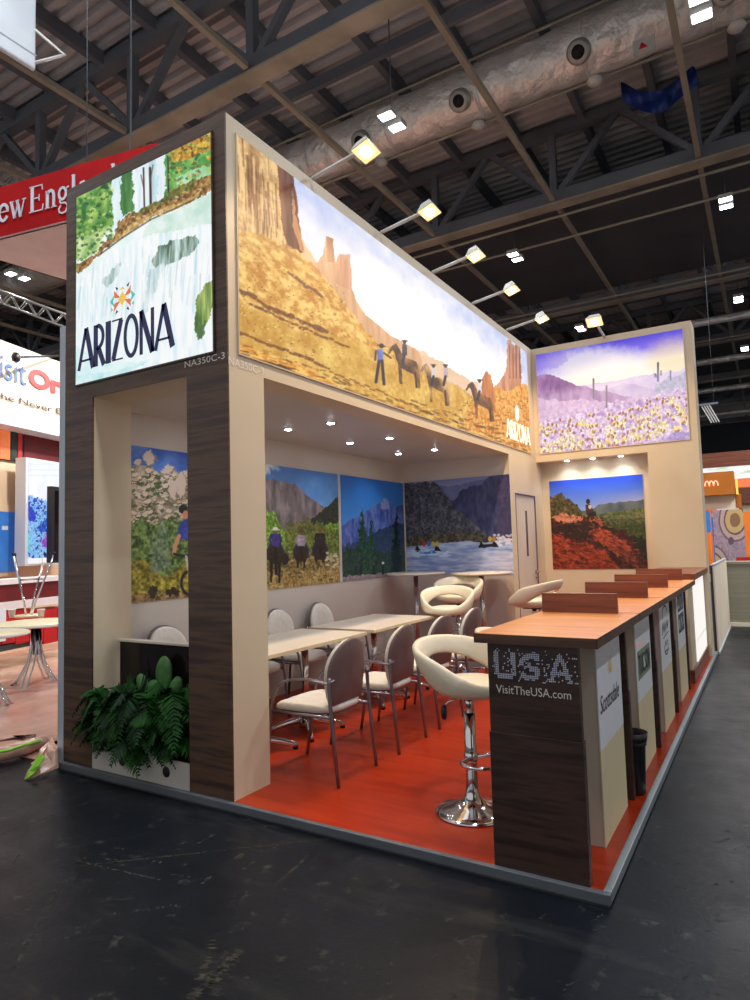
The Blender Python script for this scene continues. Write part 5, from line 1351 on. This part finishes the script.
for k in range(K):
    f=1-k/K
    for i,p in enumerate(pp):
        v=cen+(p-cen)*f;vs.append(v+Vector((rg.uniform(-.012,.012),rg.uniform(-.012,.012),rg.uniform(0,.03) if k else 0)))
vs.append(cen)
for k in range(K-1):
    for i in range(n): fs.append((k*n+i,k*n+(i+1)%n,(k+1)*n+(i+1)%n,(k+1)*n+i))
for i in range(n): fs.append(((K-1)*n+i,(K-1)*n+(i+1)%n,K*n))
mb.add(vs,fs,False);mb.build('film','plastic_film',t,solid=.004)
mb=MB();S=[(25,779),(29,771),(34,762),(40,753)];W=[(28,778),(36,772),(40,765),(45,757)];vs=[]
for (a,b),(c_,d),z in zip(S,W,(.012,.05,.10,.15)): vs+= [Vector(at(a,b,'z',z))-t.location,Vector(at(c_,d,'z',z))-t.location]
mb.add(vs,[(0,1,3,2),(2,3,5,4),(4,5,7,6)]);mb.build('tape','tape_green',t,solid=.004)
# round tables with splayed legs, and the upturned stool
def roundtable(label,x,y,r,z):
    t=thing('round_table',label,'table',(x,y,.012),0,'round tables on the neighbouring stand')
    MB().lathe([(0,z-.03),(r-.02,z-.03),(r,z-.024),(r,z-.006),(r-.006,z),(0,z)],n=44).build('tabletop','round_top',t)
    MB().lathe([(r+.001,z-.03),(r+.006,z-.026),(r+.006,z-.014),(r+.001,z-.01)],n=44).build('edge_band','shelf_white',t)
    MB().tube([(0,0,.36),(0,0,z-.03)],.035,14).build('column','steel_tube',t)
    for k in range(4):
        a=k*PI/2+.5;c,s=math.cos(a),math.sin(a)
        for d in (-.03,.03):
            P=[(c*q-s*d,s*q+c*d,zz) for q,zz in ((.03,z-.05),(.045,z*.6),(.09,z*.36),(.20,z*.12),(.27,.0))]
            lg=MB().tube(P,.011,8).build('leg','chrome',t)
            MB().lathe([(.016,0),(.016,.02),(0,.025)],(P[-1][0],P[-1][1],0),10).build('foot_cap','black_rubber',lg)
    return t
ta=roundtable('round pale table at the left edge, nearer to the camera',-4.17,.79,.40,.74)
tb=roundtable('round pale table behind the nearer one, with cups and an upturned stool on it',-4.70,1.65,.48,.74)
sp_=at(28,617,'z',.752)
t=thing('upturned_stool','stool upside down on the farther round table, four thin legs in the air','stool',tuple(sp_))
MB().lathe([(0,0),(.15,0),(.165,.012),(.15,.03),(0,.032)],n=30).build('seat','round_top',t)
for k,(x_,y_) in enumerate(((-.21,.02),(-.07,.17),(.16,.10),(.10,-.17))):
    P=[(x_*.25,y_*.25,.03),(x_*.5,y_*.5,.18),(x_*1.75,y_*1.75,.80)];lg=MB().tube(P,.011,8).build('leg','chrome',t)
    MB().lathe([(.014,-.012),(.016,.02),(0,.03)],P[-1],10).build('foot_cap','black_rubber',lg)
MB().tube([(x*1.1,y*1.1,.48) for x,y in ((-.21,.02),(-.07,.17),(.16,.10),(.10,-.17))],.007,6,closed=True).build('footrest','chrome',t)
for px,lab in ((12,'white paper cup left of the upturned stool on the round table'),(41,'white paper cup right of the upturned stool on the round table')):
    p=at(px,617,'z',.757);t=thing('paper_cup',lab,'cup',(p[0],p[1],.752),0,'paper cups on the round table')
    mb=MB();mb.lathe([(.032,0),(.045,.10),(.048,.10),(.047,.105),(.042,.104),(.030,.006),(0,.006)],n=24);mb.build('cup_body','cup_white',t)
    MB().lathe([(.034,.02),(.0365,.04),(.037,.04),(.035,.02)],n=24).build('cup_band','shelf_white',t)
# ================================================================== right side: neighbours beyond the stand
t=thing('partition_panel','low white partition with dark edge just beyond the end of the stand','partition',(2.125,6.75,0))
MB().box(-.018,.018,0,2.9,.03,1.14).build('panel','sign_cream',t);MB().box(-.026,.0,-.012,.0,0,1.15).build('edge_post','kerb_dark',t);MB().box(-.022,.022,0,2.9,1.14,1.165).build('top_rail','aluminium',t);MB().box(-.025,.03,0,2.9,0,.03).build('base_rail','aluminium',t)
t=thing('reception_desk','grey panelled reception desk with red top edge at the right edge','desk',(2.96,10.2,0))
MB().box(-.98,1.2,-.35,.35,0.06,1.05).build('body','grey_desk',t);MB().box(-1.0,1.22,-.37,.37,1.05,1.09).build('worktop','grey_desk',t);MB().box(-.7,1.22,.30,.36,1.09,1.15).build('red_ledge','red_panel',t);MB().box(-1.0,1.22,-.38,.36,0,.06).build('plinth','sign_cream',t)
y=12.
def fz(px,py,Y=12.): p=at(px,py,'y',Y);return p[0],p[2]
def slab(t,px0,py0,px1,py1,Y,th,name,m,par=None):
    a=fz(px0,py0,Y);b=fz(px1,py1,Y);l=t.location
    return MB().box(a[0]-l[0],b[0]-l[0],Y-l[1],Y-l[1]+th,min(a[1],b[1])-l[2],max(a[1],b[1])-l[2]).build(name,m,par or t)
t=thing('orange_sign','orange sign box with a small glowing letter mark, right of the tall white wall','sign',(2.0,12.,2.35))
slab(t,690,474,735,494,12.,.4,'box','orange_sign');slab(t,735.2,479,738,494,12.02,.3,'side_strip','gold_emit')
mb=MB();p=fz(711.5,485);f=frame((p[0]-2.0,-.004,p[1]-2.35),(1,0,0),(0,0,1))
strokes(mb,f,[(arc(-.10,-.02,.05,.10,0,180,10),.022),(arc(.0,-.02,.05,.10,0,180,10),.022),(arc(.10,-.02,.05,.10,0,180,10),.022)],.8,1.,0,0,.01);mb.build('neon_mark','neon',t)
t=thing('lit_panel','bright white lit picture panel above the orange sign','sign',(2.0,14.,2.8))
slab(t,680,461,790,484,14.,.3,'panel','terracotta')
a=fz(690,482,13.99);b=fz(800,460,13.99)
P=Pic((a[0],13.985,a[1]),(1,0,0),(0,0,1),b[0]-a[0],b[1]-a[1],160,40,95);na=P.noise(8,3,4)
P.put(np.ones(P.px.shape,bool),(190,220,170),(255,255,255),np.clip(na*2.2,0,1));P.build('picture','print_lit',t)
slab(t,680,456,800,461,13.96,.4,'top_frame','riser')
t=thing('banner_panel','mauve panel with large ring ornaments between orange posts','panel',(2.1,12.2,.7))
a=fz(716.5,574,12.2);b=fz(743,509,12.2)
P=Pic((a[0],12.19,a[1]),(1,0,0),(0,0,1),b[0]-a[0],b[1]-a[1],90,160,97);na=P.noise(20,30,3);P.amp=.25
P.put(np.ones(P.px.shape,bool),(150,128,146),(186,164,176),na)
for cx,cy,rr in ((735,520,22),(712,568,23)):
    for r_,c in ((rr,(120,96,110)),(rr-2,(196,170,160)),(rr-7,(110,84,90)),(rr-9,(206,176,120)),(rr-15,(150,110,80))): P.ell(cx,cy,r_*.75,r_,c)
P.ell(731,541,3,4,(110,84,110))
P.build('print','print_poster',t)
slab(t,716.5,509,743,574,12.195,.06,'board','vinyl_white');slab(t,708,509,716.4,600,12.19,.12,'post','orange_bright');slab(t,743.4,512,760,600,12.19,.12,'post','orange_bright')
t=thing('canopy','pale translucent canopy panel below the orange sign','canopy',(2.0,12.3,2.1))
slab(t,700,495,736,510,12.3,.05,'panel','sign_cream');slab(t,736,494,742,512,12.28,.1,'post','orange_sign');slab(t,700,510,742,512,12.28,.1,'rail','orange_bright')
t=thing('display_stand','small orange and blue display stand beside the low white partition','display stand',(2.0,11.,0))
slab(t,704,511,711,532,11.,.1,'picture','blue_glow_print');slab(t,703,533,712,566,11.,.3,'cabinet','orange_bright');slab(t,704,566,712,574,11.,.35,'plinth','riser')
mb=MB();a=fz(709,560,10.9)
# far stands, dim blocks closing the view along the aisle
t=thing('far_stand','far exhibition stand with pale fascia across the end of the aisle','stand',(4.,22.,0))
MB().box(-4,6,0,.3,0,2.6).build('wall','booth_beige',t);MB().box(-4.2,6.2,-.2,.4,2.6,3.3).build('fascia','riser',t)
MB().box(-3.,-1.,-.05,0,.4,2.2).build('picture','blue_glow_print',t)
# small dark things hanging between the stands: far rig
t=thing('lighting_rig','narrow dark steel rig with pale rods beside the tall white wall','rig',tuple(at(701,405,'y',16.)))
for k in range(4): MB().bar((k*.06,0,0),(k*.06+.22,0,-.5),.025,.025).build('rod','lamp_body',t)
MB().bar((-.2,0,0),(.4,0,0),.05,.05).build('rail','roof_steel',t)
MB().tube([(.3,0,0),(.3,0,5.)],.004,6).build('suspension_wire','roof_steel',t)
# unseen lamps added to brighten the neighbouring stands
def addedlamp(p,label,power,col=(1,.95,.88)):
    t=thing('added_lamp',label,'lamp',p,0,'unseen lamps added over the neighbouring stands')
    MB().lathe([(.09,0),(.11,.0),(.10,.16),(.05,.22),(0,.22)],n=20).build('housing','black_plastic',t)
    MB().lathe([(0,.004),(.088,.004),(.088,.012),(0,.012)],n=20).build('lens','lens_cold',t)
    MB().tube([(0,0,.2),(0,0,9.5-p[2])],.008,6).build('suspension_wire','roof_steel',t)
    ld=bpy.data.lights.new('added_lamp_light','SPOT');ld.energy=power;ld.color=col;ld.spot_size=2.5;ld.spot_blend=.8;ld.shadow_soft_size=.05
    lo=bpy.data.objects.new('added_lamp_light',ld);COL.objects.link(lo);lo.location=(0,0,-.03);lo.parent=t
    return lo
p=B0+BN*3.2-BD*1.6
for q,pw in ((B0+BN*2.3-BD*.9,420),(B0+BN*2.6+BD*2.2,420)):
    lo=addedlamp((q.x,q.y,5.6),'unseen black lamp added to brighten the neighbouring stand with the red bar',pw*1.6)
    lo.rotation_euler=(Vector((B0+BD*.8)-Vector((q.x,q.y,0)))+Vector((0,0,1.2-5.6))).to_track_quat('-Z','Y').to_euler()
for x,y_ in ((4.6,9.2),(5.2,13.0)):
    lo=addedlamp((x,y_,5.),'unseen black lamp added to brighten the aisle desks at the right',430);lo.rotation_euler=Vector((-2.2,1.2,-4)).to_track_quat('-Z','Y').to_euler()
# ================================================================== light that the hall has beyond its lamps
w=bpy.data.worlds.new('hall');SC.world=w;w.use_nodes=True;w.node_tree.nodes['Background'].inputs['Color'].default_value=(.95,.92,.9,1);w.node_tree.nodes['Background'].inputs['Strength'].default_value=.65
SC.view_settings.view_transform='Standard';SC.view_settings.look='None';SC.view_settings.gamma=1;SC.view_settings.use_curve_mapping=False;SC.view_settings.exposure=EXPO
